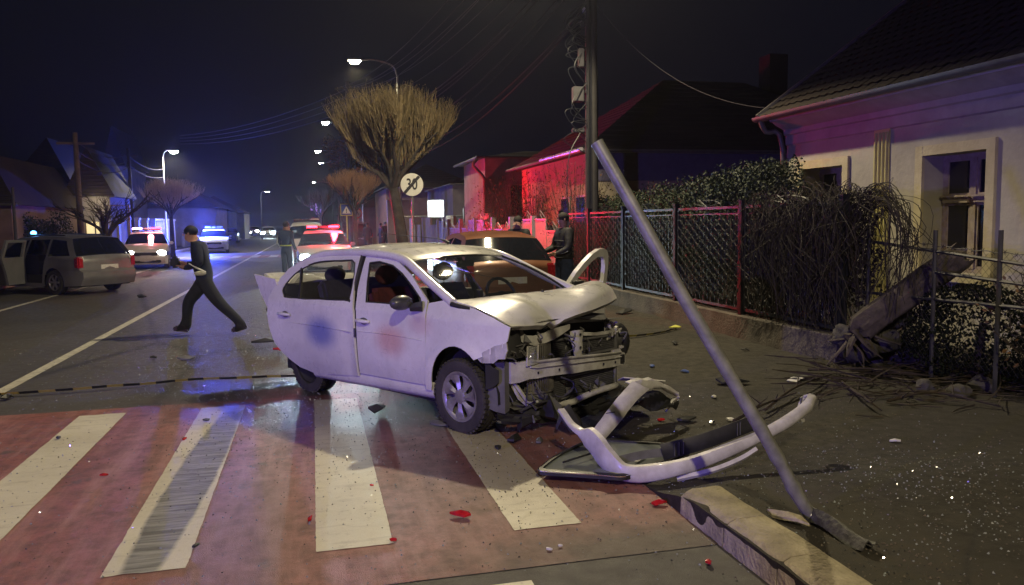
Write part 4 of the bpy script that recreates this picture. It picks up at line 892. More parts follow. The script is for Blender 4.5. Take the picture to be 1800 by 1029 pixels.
for z in (1.02, 1.12, 1.22, 1.32): m.tube([V(.205*math.cos(a), .155*math.sin(a), z) for a in [2*math.pi*i/16 for i in range(17)]], .018, 5)
m.build('jacket_quilting', M_BLKC, m2_, smooth=60)
MB().tube([V(-.30, .05, 1.22), V(-.31, .10, 1.14), V(-.27, .20, 1.10)], .012, 5).build('reflective_strip', M_REFL, m2_)
# bystanders by the dark van
G_B = 'bystanders by the dark van'
for px, d, rz, jm, sc_k, lb in ((647, 48, 160, M_NAVY, 1.0, 'bystander standing apart in front of the dark van'), (671, 50, 120, M_BLKC, .98, 'leftmost bystander of the three by the tree trunk'), (678, 52, 200, M_BRN, 1.03, 'bystander in brown jacket in the middle of three'), (687, 49, 240, M_NAVY, 1.01, 'rightmost bystander of the three, next to the tree trunk')):
    p = dep(px, 440, d); person((p.x, p.y, 0), R(rz), lb, {}, (M_TROU, jm, M_SKIN, M_SHOE), sc_k, False, G_B, 1.15)
# ================================================================== right side: plinth and metal fence
M_IRON = mat('painted_iron', (.012, .014, .022), .5, .0, var=.3, scale=20, bump=.1, spec=.4)
M_REDF = mat('pale_painted_iron', (.30, .28, .28), .45, .1, var=.2, scale=12)
M_TWIG = mat('dry_twigs', (.048, .034, .025), .9, col2=(.020, .015, .012), scale=9)
FX = 5.76
plinth = empty('fence_plinth', (0, 0, 0), 0, 'low concrete wall under the metal fence along the pavement', 'wall')
ys_ = [7.84, 10.1, 12.2, 14.5, 16.5, 18.6, 21, 23.5, 26, 29, 32, 35, 38]
for i in range(len(ys_)-1):
    a, b = ys_[i], ys_[i+1]; m = MB()
    def pf(u, v, a=a, b=b):
        pr = [(-.02, -.1), (-.015, .1), (0, .2), (.0, .33), (.015, .345), (.20, .345), (.215, .33), (.22, -.1)]
        x, z = pr[round(u*7)]; y = a+.004+(b-a-.008)*v
        return V(FX+x+.010*noise.noise(V(x*5, y*2.2, z*5)), y, z+(.008*noise.noise(V(1, y*3, 5)) if z > .3 else 0))
    m.grid(pf, 7, 14); m.f += [tuple(k*15 for k in range(8)), tuple(k*15+14 for k in reversed(range(8)))]
    m.build('plinth_block', M_PLINTH, plinth, smooth=40)
fence = empty('metal_fence', (0, 0, 0), 0, 'dark ornamental metal fence with lattice panels on a low concrete wall', 'fence')
def crest(m, y, z, w_=.55, n=5, r=.007):
    for k in range(n):
        a = math.pi*(k+.5)/n; m.tube([V(FX+.1, y, z), V(FX+.1, y+w_*.5*math.cos(a), z+.13*math.sin(a)+.015)], r, 4)
    m.tube([V(FX+.1, y+w_*.5*math.cos(math.pi*k/10), z+.10*math.sin(math.pi*k/10)) for k in range(11)], r, 4)
Z0, Z1 = .42, 1.86
for i, y in enumerate(ys_[:6]):
    m = MB(); m.box((FX+.10, y+(.06 if i == 0 else 0), 1.12), (.085, .085, 1.62)); m.box((FX+.10, y+(.06 if i == 0 else 0), 1.945), (.11, .11, .03))
    m.build('post', mat('black_post_paint', (.006, .007, .011), .6, var=.2, spec=.25), fence, bevel=.006)
for i in range(5):
    a, b = ys_[i]+(.06 if i == 0 else 0)+.09, ys_[i+1]-.09
    m = MB()
    for z in (Z0, Z1): m.box((FX+.10, (a+b)/2, z), (.035, b-a, .04))
    for y in (a, b): m.box((FX+.10, y, (Z0+Z1)/2), (.035, .04, Z1-Z0))
    m.box((FX+.10, (a+b)/2, Z1-.09), (.02, b-a-.04, .02))
    pn = m.build('panel_frame', M_IRON, fence)
    m = MB(); n = int((b-a)/.115); st_ = (b-a)/n
    for k in range(1, n):
        y = a+st_*k; m.box((FX+.115, y, (Z0+Z1-.09)/2), (.008, .012, Z1-Z0-.09))
    for k in range(n):       # interlaced oval links
        yc = a+st_*(k+.5)
        for j in range(9):
            zc = Z0+.10+j*.146+(.073 if k % 2 else 0)
            if zc > Z1-.14: continue
            m.tube([V(FX+.085, yc+.052*math.cos(q), zc+.075*math.sin(q)) for q in [math.pi*t/4 for t in range(9)]], .0065, 4, cap=False)
    m.build('lattice', M_IRON, pn, smooth=50, fixn=False)
    m = MB(); crest(m, (a+b)/2, Z1+.02, .9); m.build('crest', M_IRON, pn)
# gates and lower sections with little gables further on (lit red by the beacon)
red = empty('red_lit_fence', (0, 0, 0), 0, 'pale barred fence with house-shaped crests glowing red behind the parked hatchback', 'fence')
for i in range(5, len(ys_)-1):
    a, b = ys_[i]+.06, ys_[i+1]-.06; n = 2
    for q in range(n):
        y0, y1 = a+(b-a)*q/n+.04, a+(b-a)*(q+1)/n-.04; h = 1.45 if (i+q) % 3 else 1.75
        m = MB()
        for z in (.42, .85, h): m.box((FX+.10, (y0+y1)/2, z), (.04, y1-y0, .04))
        for y in (y0, y1): m.box((FX+.10, y, (h+.42)/2), (.045, .045, h-.40))
        yc = (y0+y1)/2
        m.tube([V(FX+.1, y0, h+.02), V(FX+.1, yc, h+.24), V(FX+.1, y1, h+.02)], .017, 4); m.tube([V(FX+.1, yc-.18, h+.02), V(FX+.1, yc, h+.14), V(FX+.1, yc+.18, h+.02)], .014, 4)
        o = m.build('gable_panel', M_REDF, red)
        m = MB(); k = y0+.07
        while k < y1-.05: m.box((FX+.10, k, (h+.42)/2), (.014, .05, h-.46)); k += .09
        m.build('bars', M_REDF, o)
    MB().box((FX+.10, ys_[i+1], 1.1), (.16, .16, 1.5)).build('post', M_REDF, red, bevel=.01)
# ================================================================== utility pole, further poles and overhead wires
M_POLE = mat('pole_concrete', (.055, .052, .052), .85, col2=(.03, .029, .029), scale=4, bump=.4)
M_WOOD = mat('weathered_wood', (.12, .09, .065), .9, col2=(.045, .034, .026), scale=3, bump=.8, bscale=18)
M_WIRE = mat('cable_sheath', (.05, .048, .055), .9, var=.1, spec=.1); M_STEEL = mat('galvanised_steel', (.30, .31, .31), .45, .6, col2=(.16, .165, .16), scale=14, bump=.25, bscale=60)
up = empty('utility_pole', (6.28, 17.5, 0), 0, 'tall dark utility pole with junction boxes and many cables behind the fence', 'utility pole')
MB().tube([(0, 0, 0), (0, 0, 5), (0, 0, 10.2)], [.165, .14, .11], 10).build('shaft', M_POLE, up, smooth=60)
for z, w_ in ((9.6, 1.5), (8.9, 1.1)): MB().box((0, 0, z), (w_, .09, .09)).build('crossarm', M_IRON, up)
for x, z in ((-.65, 9.72), (-.25, 9.72), (.3, 9.72), (.65, 9.72), (-.45, 9.0), (.45, 9.0), (-.14, 7.9), (-.14, 7.4), (-.16, 6.4)):
    MB().lathe([(.02, 0), (.045, .02), (.03, .05), (.05, .07), (.03, .10), (.01, .13)], (x, 0, z-.03), 'z', 10).build('insulator', mat('porcelain', (.6, .6, .58), .3), up, smooth=50)
for p, d_ in (((-.28, -.1, 5.35), (.13, .14, .42)), ((-.34, -.05, 4.55), (.26, .16, .34)), ((-.22, -.05, 6.1), (.1, .1, .16)), ((-.32, 0, 3.75), (.30, .12, .10))):
    MB().box(p, d_).build('junction_box', mat('grey_box', (.07, .07, .075), .7), up, bevel=.02)
m = MB()
for k in range(22):
    z = random.uniform(3.7, 6.8); a = V(-.12, -.1, z); b = V(-.55+jit(.15), -.1+jit(.2), z-.25+jit(.3)); c = V(-.15, -.1, z-random.uniform(.3, .9)); m.tube(spline([a, b, c], 6), .010, 4)
for k in range(5): m.tube([V(-.16+.03*k, -.14, 7.8), V(-.17+.03*k, -.15, .2)], .009, 4)
m.tube(spline([V(-.3, -.1, 3.7), V(-.62, -.2, 3.1), V(-.66, -.2, 2.0), V(-.6, -.2, .5)], 6), .012, 4)
m.build('cable_coil', M_IRON, up, smooth=60)
MB().tube(spline([V(0, 0, 8.55), V(-1.0, -1.2, 8.95), V(-2.45, -2.9, 8.85)], 6), [.04]*12+[.03], 8).build('lamp_arm', M_STEEL, up, smooth=60)
def lamp_head(par, c, rz, on, name='lamp_head'):
    rt = Matrix.Rotation(rz, 3, 'Z'); c = V(*c); m = MB(); m.box(c+V(0, 0, .05), (.62, .26, .09), rt, .75); h = m.build(name, M_STEEL, par, bevel=.02)
    MB().box(c-V(0, 0, .005), (.50, .20, .02), rt).build('lamp_glass', on, h); return h
E_LAMP = emat('street_lamp_glow', (1., .90, .62), 70); E_LAMPF = emat('far_street_lamp_glow', (.92, 1., .88), 160)
lamp_head(up, (-2.7, -3.1, 8.86), R(40), E_LAMP)
# street lamps: along the right kerb and one across the road
def street_lamp(x, y, h, hx, hy, label, on=E_LAMP, col=M_STEEL, big=False):
    s = empty('street_lamp', (x, y, 0), 0, label, 'street lamp', 'street lamps along the road')
    MB().tube([(0, 0, 0), (0, 0, 1.2), (0, 0, 1.25), (0, 0, h-.55)], [.09, .085, .06, .045], 10).build('shaft', col, s, smooth=40)
    MB().tube(spline([V(0, 0, h-.6), V((hx-x)*.12, (hy-y)*.12, h-.15), V((hx-x)*.55, (hy-y)*.55, h+.05), V((hx-x)*.88, (hy-y)*.88, h)], 6), .032, 8).build('arm', col, s, smooth=60)
    lamp_head(s, (hx-x, hy-y, h-.02), math.atan2(hy-y, hx-x), on)
    if big: MB().ball((hx-x, hy-y, h-.09), .17, 12, 8, (1.2, 1, .45)).build('lamp_bowl', on, s, smooth=60)
    return s
street_lamp(2.6, -6.2, 8.5, -.3, -6.2, 'street lamp behind the photographer lighting the crossing')
street_lamp(3.72, 34.6, 8.5, 1.95, 34.5, 'nearest glowing street lamp, its arm reaching over the big pollarded tree', big=True)
street_lamp(3.4, 55.6, 8.5, 1.1, 55.5, 'second glowing street lamp along the right kerb, beyond the big tree', E_LAMPF, big=True)
street_lamp(3.3, 77, 8.5, .75, 77, 'third glowing street lamp along the right kerb', E_LAMPF, big=True)
street_lamp(3.2, 92, 8.5, 1.2, 92, 'fourth street lamp along the right kerb, small and pale', E_LAMPF)
street_lamp(3.2, 128, 8.2, .5, 128, 'farthest lit street lamp on the right, low over the traffic', E_LAMPF)
p = onX(287, 268, -8.9); YL = p.y; street_lamp(-8.95, YL, p.z+.1, -8.3, YL+.1, 'white street lamp across the road beside the pale round tree', E_LAMPF, mat('pale_pole', (.40, .39, .36), .5), big=True)
lamp('street_light_glow', (-8.3, YL, p.z-.25), (1., .9, .7), 2600, .12, spot=168)
street_lamp(-8.95, 5.0, 7.0, -8.3, 5.1, 'added street lamp across the road level with the crossing, unseen past the left edge')
lamp('street_light_glow', (-8.3, 5.1, 6.85), (1., .86, .6), 420, .12, spot=150)  # added light, warms the kerb face and the car side
p = dep(458, 340, 95); street_lamp(p.x, p.y, p.z+.2, p.x+.8, p.y, 'distant pale street lamp left of centre', E_LAMPF, mat('pale_pole', (.40, .39, .36), .5))
# plain poles
def pole(px, ptop, d, r, m_, label, arm=0):
    p = dep(px, 420, d); t = dep(px, ptop, d); s = empty('utility_pole', (p.x, p.y, 0), 0, label, 'utility pole')
    MB().tube([(0, 0, 0), (0, 0, t.z)], [r, r*.65], 9).build('shaft', m_, s, smooth=60)
    if arm: MB().box((0, 0, t.z-.4), (arm, .08, .08)).build('crossarm', m_, s)
    return V(p.x, p.y, t.z)
P2 = pole(619, 148, 46, .16, M_POLE, 'concrete utility pole rising behind the big pollarded tree', 1.4)
PL1 = pole(143, 235, 30, .13, M_WOOD, 'tall dark wooden pole in front of the gabled house across the road', 1.3)
PL2 = pole(234, 262, 44, .13, M_POLE, 'slim blue-lit pole between the left houses and the street lamp', .9)
PL3 = pole(28, 330, 24, .06, M_POLE, 'thin grey pole behind the silver estate car')
P5 = pole(597, 278, 84, .14, M_POLE, 'small far pole over the small pollarded tree', 1.1)
def wire(name, a, b, sag, r, label, n=26, m_=M_WIRE):
    pts = [a.lerp(b, t/n)-V(0, 0, 4*sag*(t/n)*(1-t/n)) for t in range(n+1)]
    o = MB().tube(pts, r, 4).build(name, m_, smooth=60); tag(o, label, 'cable', 'overhead cables between the utility poles')
U = V(6.28, 17.5, 0)
LW = 'overhead cable running from the near utility pole towards the far pole'
for k, (x, z, s_, r) in enumerate(((-.65, 9.75, 1.0, .012), (-.25, 9.75, 1.15, .012), (.3, 9.75, 1.0, .012), (.65, 9.75, 1.2, .012), (-.45, 9.0, 1.1, .012), (.45, 9.0, 1.3, .012), (-.14, 8.0, 1.5, .02), (-.14, 7.9, 1.7, .016), (-.1, 7.8, 1.4, .014), (-.14, 7.4, 1.9, .022), (-.12, 7.3, 2.2, .014), (-.12, 6.5, 1.9, .018), (-.12, 6.4, 2.1, .016))):
    wire('cable', U+V(x, 0, z), P2+V(x*.8, 0, -.35-(9.75-z)*.85), s_, r*1.25, ['cable of the middle group hanging just under the thinner one', '', 'cable of the lower group just above the roof-side thick one'][k-8] if k in (8, 10) else ['thin cable, topmost of the bundle to the far pole', 'thin cable, second from the top of the bundle to the far pole', 'thin cable leaving the topmost crossarm on its road side', 'thin cable leaving the outer right end of the topmost crossarm', 'cable leaving the lower crossarm on its road side', 'cable leaving the lower crossarm on its garden side', 'thick upper cable of the middle group to the far pole', 'thinner cable just below the thick upper one', '', 'thickest sagging cable of the bundle catching the light', '', 'lower thick cable hanging nearest the pinkish roof', 'lowest cable of the whole bundle to the far pole'][k])
for k, (x, z, s_) in enumerate(((-.5, 9.75, .9), (.1, 9.75, .9), (.6, 9.75, .9), (.1, 7.9, 1.2), (.12, 7.5, 1.4))):
    wire('cable', U+V(x, 0, z), V(6.6+x, -16, z-.1), s_, .013, 'overhead cable running from the near pole over the right-hand house, '+['nearest the road', 'between two others', 'nearest the roof', 'second lowest', 'lowest'][k])
wire('service_cable', U+V(.1, 0, 6.6), V(7.46, 12.2, 3.55), .5, .006, 'thin service cable dropping from the pole to the house gutter')
for z in (0, -.35, -.7): wire('cable', PL1+V(0, 0, -.3+z), PL2+V(0, 0, -.3+z), .4, .02, ['topmost', 'middle', 'lowest'][round(-z/.35)]+' cable between the dark poles across the road')
for z in (0, -.5): wire('cable', PL2+V(0, 0, -.4+z), V(-8.95, YL, p.z-.2+z), .3, .02, ['upper', 'lower'][round(-z/.5)]+' cable from the blue-lit pole to the white street lamp')
for z in (0, -.4, -.8, -1.2): wire('cable', P2+V(0, 0, -.4+z), V(-9, 62, 8.2+z*.5), .5, .025, ['topmost', 'second', 'third', 'lowest'][round(-z/.4)]+' cable crossing the road beyond the big tree')
for z in (0, -.4, -.8): wire('cable', P2+V(0, 0, -.4+z), P5+V(0, 0, -.4+z), .8, .022, ['upper', 'middle', 'lower'][round(-z/.4)]+' cable from the pole behind the tree towards the far pole')
# ================================================================== house on the right
M_WALL = mat('lime_render', (.37, .345, .29), .9, col2=(.27, .25, .215), scale=1.6, bump=.35, bscale=14, detail=8)
M_CREAM = mat('cream_trim', (.46, .41, .27), .85, col2=(.36, .31, .20), scale=4, bump=.3, bscale=30)
M_YEL = mat('ochre_pilaster', (.46, .42, .17), .85, col2=(.36, .32, .14), scale=4, bump=.2)
M_TILE = mat('old_roof_tile', (.036, .025, .018), .95, col2=(.016, .012, .010), scale=1.2, bump=.3, bscale=30)
M_GUT = mat('zinc_gutter', (.12, .115, .11), .55, .4, var=.2)
M_FRAME = mat('window_frame_paint', (.38, .32, .26), .5, col2=(.24, .19, .15), scale=12, bump=.2)
M_PANE = mat('night_window_glass', (.012, .012, .018), .08, var=0, spec=.9)
HX = 8.0; HY0, HY1 = -3.0, 12.35
house = empty('corner_house', (HX, 5, 0), 0, 'single-storey cream house with tiled roof and deep window surrounds, right edge of the picture', 'house')
def hp(v): return Vector(v)-V(HX, 5, 0)
def hb(mb, x0, x1, y0, y1, z0, z1): mb.b2(x0-HX, x1-HX, y0-5, y1-5, z0, z1); return mb
def win_rect(pl, pr, pt, pb):   # window opening on the wall from two opposite corners
    a = onX(pl, pt, HX); b = onX(pr, pb, HX); return min(a.y, b.y), max(a.y, b.y), b.z, a.z
W1 = (8.08, 9.13, .95, 2.50); W2 = (10.80, 11.85, .95, 2.50); W3 = (4.2, 5.2, .98, 2.5)
WIN = [W2, W1, W3]
def wall_with_holes(name, y0, y1, z0, z1, wins, th, m_, par):
    panel(name, [(y0, z0), (y1, z0), (y1, z1), (y0, z1)], [[(w_[0], w_[2]), (w_[1], w_[2]), (w_[1], w_[3]), (w_[0], w_[3])] for w_ in wins], lambda y, z: hp((HX, y, z)), m_, par, 0, 1.0, smooth=20)
wall_with_holes('front_wall', HY0, HY1, -.05, 3.42, WIN, .3, M_WALL, house)
m = MB(); hb(m, HX+.50, HX+9, HY0, HY1, -.05, 3.3); m.build('house_core', M_WALL, house)
m = MB(); hb(m, HX+.003, HX+.50, HY1-.02, HY1, -.05, 3.42); m.build('end_wall', M_WALL, house)
for w_ in WIN:
    y0, y1, z0, z1 = w_; s = .13
    m = MB(); hb(m, HX-.045, HX, y0-s, y0, z0-s, z1+s); hb(m, HX-.045, HX, y1, y1+s, z0-s, z1+s); hb(m, HX-.043, HX, y0, y1, z1, z1+s); hb(m, HX-.07, HX, y0, y1, z0-.10, z0-.02)
    m.build('window_surround', M_CREAM, house)
    m = MB(); t = .42; hb(m, HX, HX+t, y0-.01, y0, z0, z1); hb(m, HX, HX+t, y1, y1+.01, z0, z1); hb(m, HX, HX+t, y0, y1, z1, z1+.01); hb(m, HX, HX+t, y0, y1, z0-.01, z0); m.build('window_reveal', M_WALL, house)
    m = MB(); xf_ = HX+.30; ym = (y0+y1)/2; zt = z0+(z1-z0)*.62; f_ = .055
    for a, b, c, d in ((y0, y0+f_, z0, z1), (y1-f_, y1, z0, z1), (y0+f_, y1-f_, z0, z0+f_), (y0+f_, y1-f_, z1-f_, z1)): hb(m, xf_, xf_+.06, a, b, c, d)
    hb(m, xf_-.01, xf_+.06, ym-.045, ym+.045, z0+f_, z1-f_)
    fr_ = m.build('window_frame', M_FRAME, house)
    m = MB(); hb(m, xf_-.05, xf_+.06, y0+f_+.002, ym-.047, zt-.045, zt+.045); hb(m, xf_-.05, xf_+.06, ym+.047, y1-f_-.002, zt-.045, zt+.045); m.b2(xf_-.09-HX, xf_-.05-HX, y0+.06-5, y1-.06-5, zt+.03, zt+.055); m.build('transom', M_FRAME, fr_)
    for a, b in ((y0+f_, ym-.045), (ym+.045, y1-f_)):
        for c, d in ((z0+f_, zt-.045), (zt+.045, z1-f_)):
            m = MB()
            for q in ((a, a+.035, c, d), (b-.035, b, c, d), (a+.035, b-.035, c, c+.035), (a+.035, b-.035, d-.035, d)): hb(m, xf_+.005, xf_+.045, *q)
            sh = m.build('sash', M_FRAME, fr_)
            MB().b2(xf_+.025-HX, xf_+.030-HX, a+.03-5, b-.03-5, c+.03, d-.03).build('pane', M_PANE, fr_)
    m = MB(); hb(m, HX+.43, HX+.47, y0-.02, y1+.02, z0-.02, z1+.02); m.build('room_beyond', M_DARK, house)
# fluted pilaster
ya, yb = 9.80, 10.12
pil = MB(); hb(pil, HX-.02, HX, ya, yb, .02, 2.96); pl = pil.build('pilaster', M_YEL, house)
for k in range(4):
    yc = ya+.045+k*.077; MB().tube([hp((HX-.022, yc, .3)), hp((HX-.022, yc, 2.90))], .024, 8).build('flute', M_YEL, pl, smooth=60)
ya, yb = 6.45, 6.75
# cornice, soffit, gutter, roof
M_CORN = mat('cornice_paint', (.36, .30, .31), .85, col2=(.26, .21, .22), scale=3, bump=.2)
cor = MB(); prof = [(0, 2.93), (-.03, 2.95), (-.035, 3.10), (-.07, 3.12), (-.075, 3.20), (-.13, 3.23), (-.22, 3.27), (-.30, 3.33), (-.34, 3.335), (-.345, 3.41), (-.02, 3.44)]
cor.grid(lambda u, v: hp((HX+prof[round(u*10)][0], HY0+(HY1-HY0)*v, prof[round(u*10)][1])), 10, 1); cor.build('cornice', M_CORN, house, smooth=30)
EX, EZ, RXX, RZZ = HX-.40, 3.43, HX+4.6, 7.0
gt = MB(); gt.grid(lambda u, v: hp((EX-.06+.075*math.cos(math.pi*(1+u)), HY0-.2+(HY1+.45-HY0)*v, EZ-.0+.075*math.sin(math.pi*(1+u)))), 8, 1); gt.build('gutter', M_GUT, house, smooth=60, th=.006)
for k in range(18): y = HY0+.4+k*.88; MB().tube([hp((EX+.02, y, EZ+.03)), hp((EX-.06, y, EZ-.085)), hp((EX-.14, y, EZ))], .01, 4).build('gutter_bracket', M_GUT, house)
MB().tube(spline([hp((EX-.06, HY1+.10, EZ-.06)), hp((EX+.05, HY1+.10, EZ-.25)), hp((HX-.07, HY1+.02, EZ-.55)), hp((HX-.07, HY1+.02, .1))], 4), .045, 8).build('downpipe', M_GUT, house, smooth=60)
rb = MB(); rb.add([hp((EX, HY0-.1, EZ)), hp((RXX, HY0-.1, RZZ)), hp((RXX, HY1+.25, RZZ)), hp((EX, HY1+.25, EZ)), hp((EX+.1, HY0-.1, EZ-.06)), hp((RXX+.1, HY0-.1, RZZ-.1)), hp((RXX+.1, HY1+.25, RZZ-.1)), hp((EX+.1, HY1+.25, EZ-.06))], [(0, 1, 2, 3), (7, 6, 5, 4), (0, 3, 7, 4), (3, 2, 6, 7), (0, 4, 5, 1)])
roofo = rb.build('roof', M_TILE, house)
MB().add([hp((HX, HY1, 3.3)), hp((2*RXX-HX, HY1, 3.3)), hp((RXX, HY1, RZZ-.25))], [(0, 1, 2)]).build('gable', M_WALL, house, fixn=False)
# tiles: nearest three hundred singly, the rest of the slope joined
sl = V(RXX-EX, 0, RZZ-EZ); sll = sl.length; sdir = sl/sll; snor = V(-sdir.z, 0, sdir.x)
tm = MB(); tm.grid(lambda u, v: V(.19*(v-.5)*0+0, .185*(v-.5), 0)+sdir*(.30*u)+snor*(.022*math.cos(2*math.pi*(v-.5))*.5+.030*(1-u)+.004), 1, 4)
tile0 = bpy.data.meshes.new('roof_tile'); tile0.from_pydata(tm.v, [], tm.f); tile0.materials.append(M_TILE)
rest = MB(); cnt = 0
rows_ = int(sll/.24)
for i in range(rows_):
    for j in range(int((HY1+.3-1.0)/.20)):
        y = HY1+.15-j*.20; base = V(EX, y, EZ)+sdir*(i*.24-.03)+snor*.012
        if i < 8 and 3.8 < y < 11.5:
            if i < 8 and cnt < 300:
                o = bpy.data.objects.new('roof_tile', tile0); COL.objects.link(o); o.parent = roofo; o.location = hp(base+snor*jit(.004)); o.rotation_euler = (0, jit(.02), jit(.02)); cnt += 1; continue
        b0 = hp(base)+snor*jit(.004); rest.add([b0+Vector(q) for q in tm.v], tm.f)
tag(rest.build('tile_field', M_TILE, roofo, fixn=False), kind='stuff')
rd_ = MB(); 
for k in range(40): y = HY1+.2-k*.38; rd_.tube([hp((RXX, y, RZZ+.02)), hp((RXX, y-.40, RZZ+.02))], [.10, .085], 7)
tag(rd_.build('ridge_tiles', M_TILE, roofo, smooth=50), kind='stuff')
vg = MB(); vg.tube([hp((EX-.02, HY1+.27, EZ+.02)), hp((RXX, HY1+.27, RZZ+.03))], .05, 6); vg.build('verge_board', M_GUT, roofo)
# ================================================================== neighbours on the right
def nb_house(name, label, x0, x1, y0, y1, ze, zr, wallm, roofm, over=.4, hip=True, wins=(), shade_mat=None):
    h = empty(name, (x0, y0, 0), 0, label, 'house'); q = lambda v: Vector(v)-V(x0, y0, 0)
    m = MB(); m.b2(0, x1-x0, 0, y1-y0, -.05, ze); m.build('wall', wallm, h)
    a, b, c, d = x0-over, x1+over, y0-over, y1+over; ww, ll = (b-a)/2, (d-c)/2; ins = min(ww, ll) if hip else 0
    if d-c > b-a: r0, r1 = V((a+b)/2, c+ins, zr), V((a+b)/2, d-ins, zr)
    else: r0, r1 = V(a+ins, (c+d)/2, zr), V(b-ins, (c+d)/2, zr)
    E_ = [V(a, c, ze), V(b, c, ze), V(b, d, ze), V(a, d, ze)]
    vs_ = [q(v) for v in E_+[r0, r1]]
    fs = [(0, 1, 5, 4) if d-c <= b-a else (0, 1, 4), (1, 2, 5) if d-c <= b-a else (1, 2, 5, 4), (2, 3, 4, 5) if d-c <= b-a else (2, 3, 5), (3, 0, 4) if d-c <= b-a else (3, 0, 4, 5), (3, 2, 1, 0)]
    ro = MB().add(vs_, fs).build('roof', roofm, h, fixn=True)
    # tile courses as ridges that can be told apart on the near slopes
    m = MB(); n = int((zr-ze)/.16)
    for k in range(1, n):
        t = k/n; p0, p1 = vs_[0].lerp(vs_[4], t), vs_[1].lerp(vs_[5] if d-c <= b-a else vs_[4], t); m.tube([p0, p1], .022, 4)
        p2, p3 = vs_[3].lerp(vs_[4] if d-c <= b-a else vs_[5], t), p0; m.tube([p2, p3], .022, 4)
    tag(m.build('tile_courses', roofm, ro), kind='stuff')
    m = MB(); m.tube([vs_[0], vs_[1]], .05, 6); g_ = m.build('gutter', M_GUT, ro); MB().tube([vs_[0], vs_[3]], .05, 6).build('gutter', M_GUT, ro)
    if shade_mat: MB().b2(-.03, x1-x0, -.03, 0, ze-.75, ze-.02).build('eave_shade', shade_mat, h)  # dark violet strip painted in for the shade under the eave
    for (ax, u0, u1, z0, z1) in wins:
        m = MB()
        if ax == 'y': m.b2(u0, u1, -.05, -.01, z0, z1); pn = (lambda m2: m2.b2(u0+.06, u1-.06, -.06, -.05, z0+.06, z1-.06))
        else: m.b2(-.05, -.01, u0, u1, z0, z1); pn = (lambda m2: m2.b2(-.06, -.05, u0+.06, u1-.06, z0+.06, z1-.06))
        w_ = m.build('window', M_FRAME, h); m2 = MB(); pn(m2); m2.build('pane', M_PANE, w_)
    return h
M_EAVESHADE = mat('violet_eave_shade', (.09, .085, .13), .8, var=.15); M_BEIGE = mat('beige_render', (.34, .29, .19), .9, col2=(.26, .22, .15), scale=2, bump=.2, bscale=15)
M_PINKW = mat('pink_render', (.33, .27, .26), .9, col2=(.22, .18, .18), scale=2.2, bump=.25, bscale=14); M_GREYW = mat('grey_render', (.20, .185, .19), .9, col2=(.12, .11, .12), scale=1.2, bump=.25, bscale=14)
nb_house('neighbour_house', 'low house with dark hipped roof and violet shade painted under the eave, behind the evergreen hedge', 7.25, 17.5, 20.1, 27.5, 3.5, 6.1, M_BEIGE, M_TILE, .45, True, [('x', .5, 1.3, 1.0, 2.4), ('x', 1.9, 2.7, 1.0, 2.4)], M_EAVESHADE)
MB_ = MB().tube([V(6.76, 19.6, 3.53), V(6.76, 23.4, 3.53)], .055, 6); 
MB_.build('metal_eave', mat('bright_zinc', (.62, .62, .66), .3, .6, var=.2), bpy.data.objects['neighbour_house'], smooth=60).location = (-7.25, -20.1, 0)
p = onY(1361, 98, 25.5)-V(7.25, 20.1, 0)
MB().b2(p.x-.35, p.x+.35, 5.1, 5.8, 3.6, p.z).build('chimney', M_TILE, [c for c in bpy.data.objects['neighbour_house'].children if c.name.startswith('roof')][0])
fl = nb_house('flat_roof_building', 'pinkish building with low roof and curved gutter behind bare shrubs, left of the utility pole', 6.25, 12.5, 29, 33.2, 4.05, 4.5, M_PINKW, M_GUT, .35, True, [('y', .9, 3.4, 1.9, 3.1)])
MB().tube(spline([V(-.35, -.3, 4.0), V(-.5, -.32, 3.75), V(-.1, -.12, 3.35), V(-.05, -.06, 2.9), V(-.05, -.06, .2)], 5), .06, 8).build('downpipe', M_PINKW, fl, smooth=60)
nb_house('red_lit_building', 'long low building with a wall glowing red right of the white square sign', 6.5, 14, 37.5, 46, 3.5, 3.8, M_GREYW, M_GUT, .1, True, [('y', .9, 1.9, 1.2, 2.5)])
nb_house('brown_house', 'plain brown-lit house behind the small pollarded tree', 5.2, 12, 58, 68, 4.2, 6.2, mat('brown_render', (.28, .17, .10), .9, var=.2, scale=2), M_TILE, .3, True)
o = MB().b2(0, 1.3, 0, .3, 0, 3.1).build('white_gate_pillar', mat('bright_render', (.6, .55, .55), .8, var=.1, scale=3)); p = onY(680, 345, 48); o.location = (p.x, 48, 0); tag(o, 'tall pale wall panel glowing red left of the big tree trunk', 'wall')
# a boundary wall and hoarding closing the garden gaps
for k in range(9):
    y = 24+k*3.6; o = MB().b2(-.06, .06, 0, 3.3, .0, 2.0 if k % 2 else 1.6).build('garden_screen', M_PINKW if k % 3 else M_BEIGE); o.location = (6.05+.05*(k % 2), y, 0)
    tag(o, 'tall pale garden wall section glowing red behind the low barred fence', 'wall', 'red-lit garden wall sections')
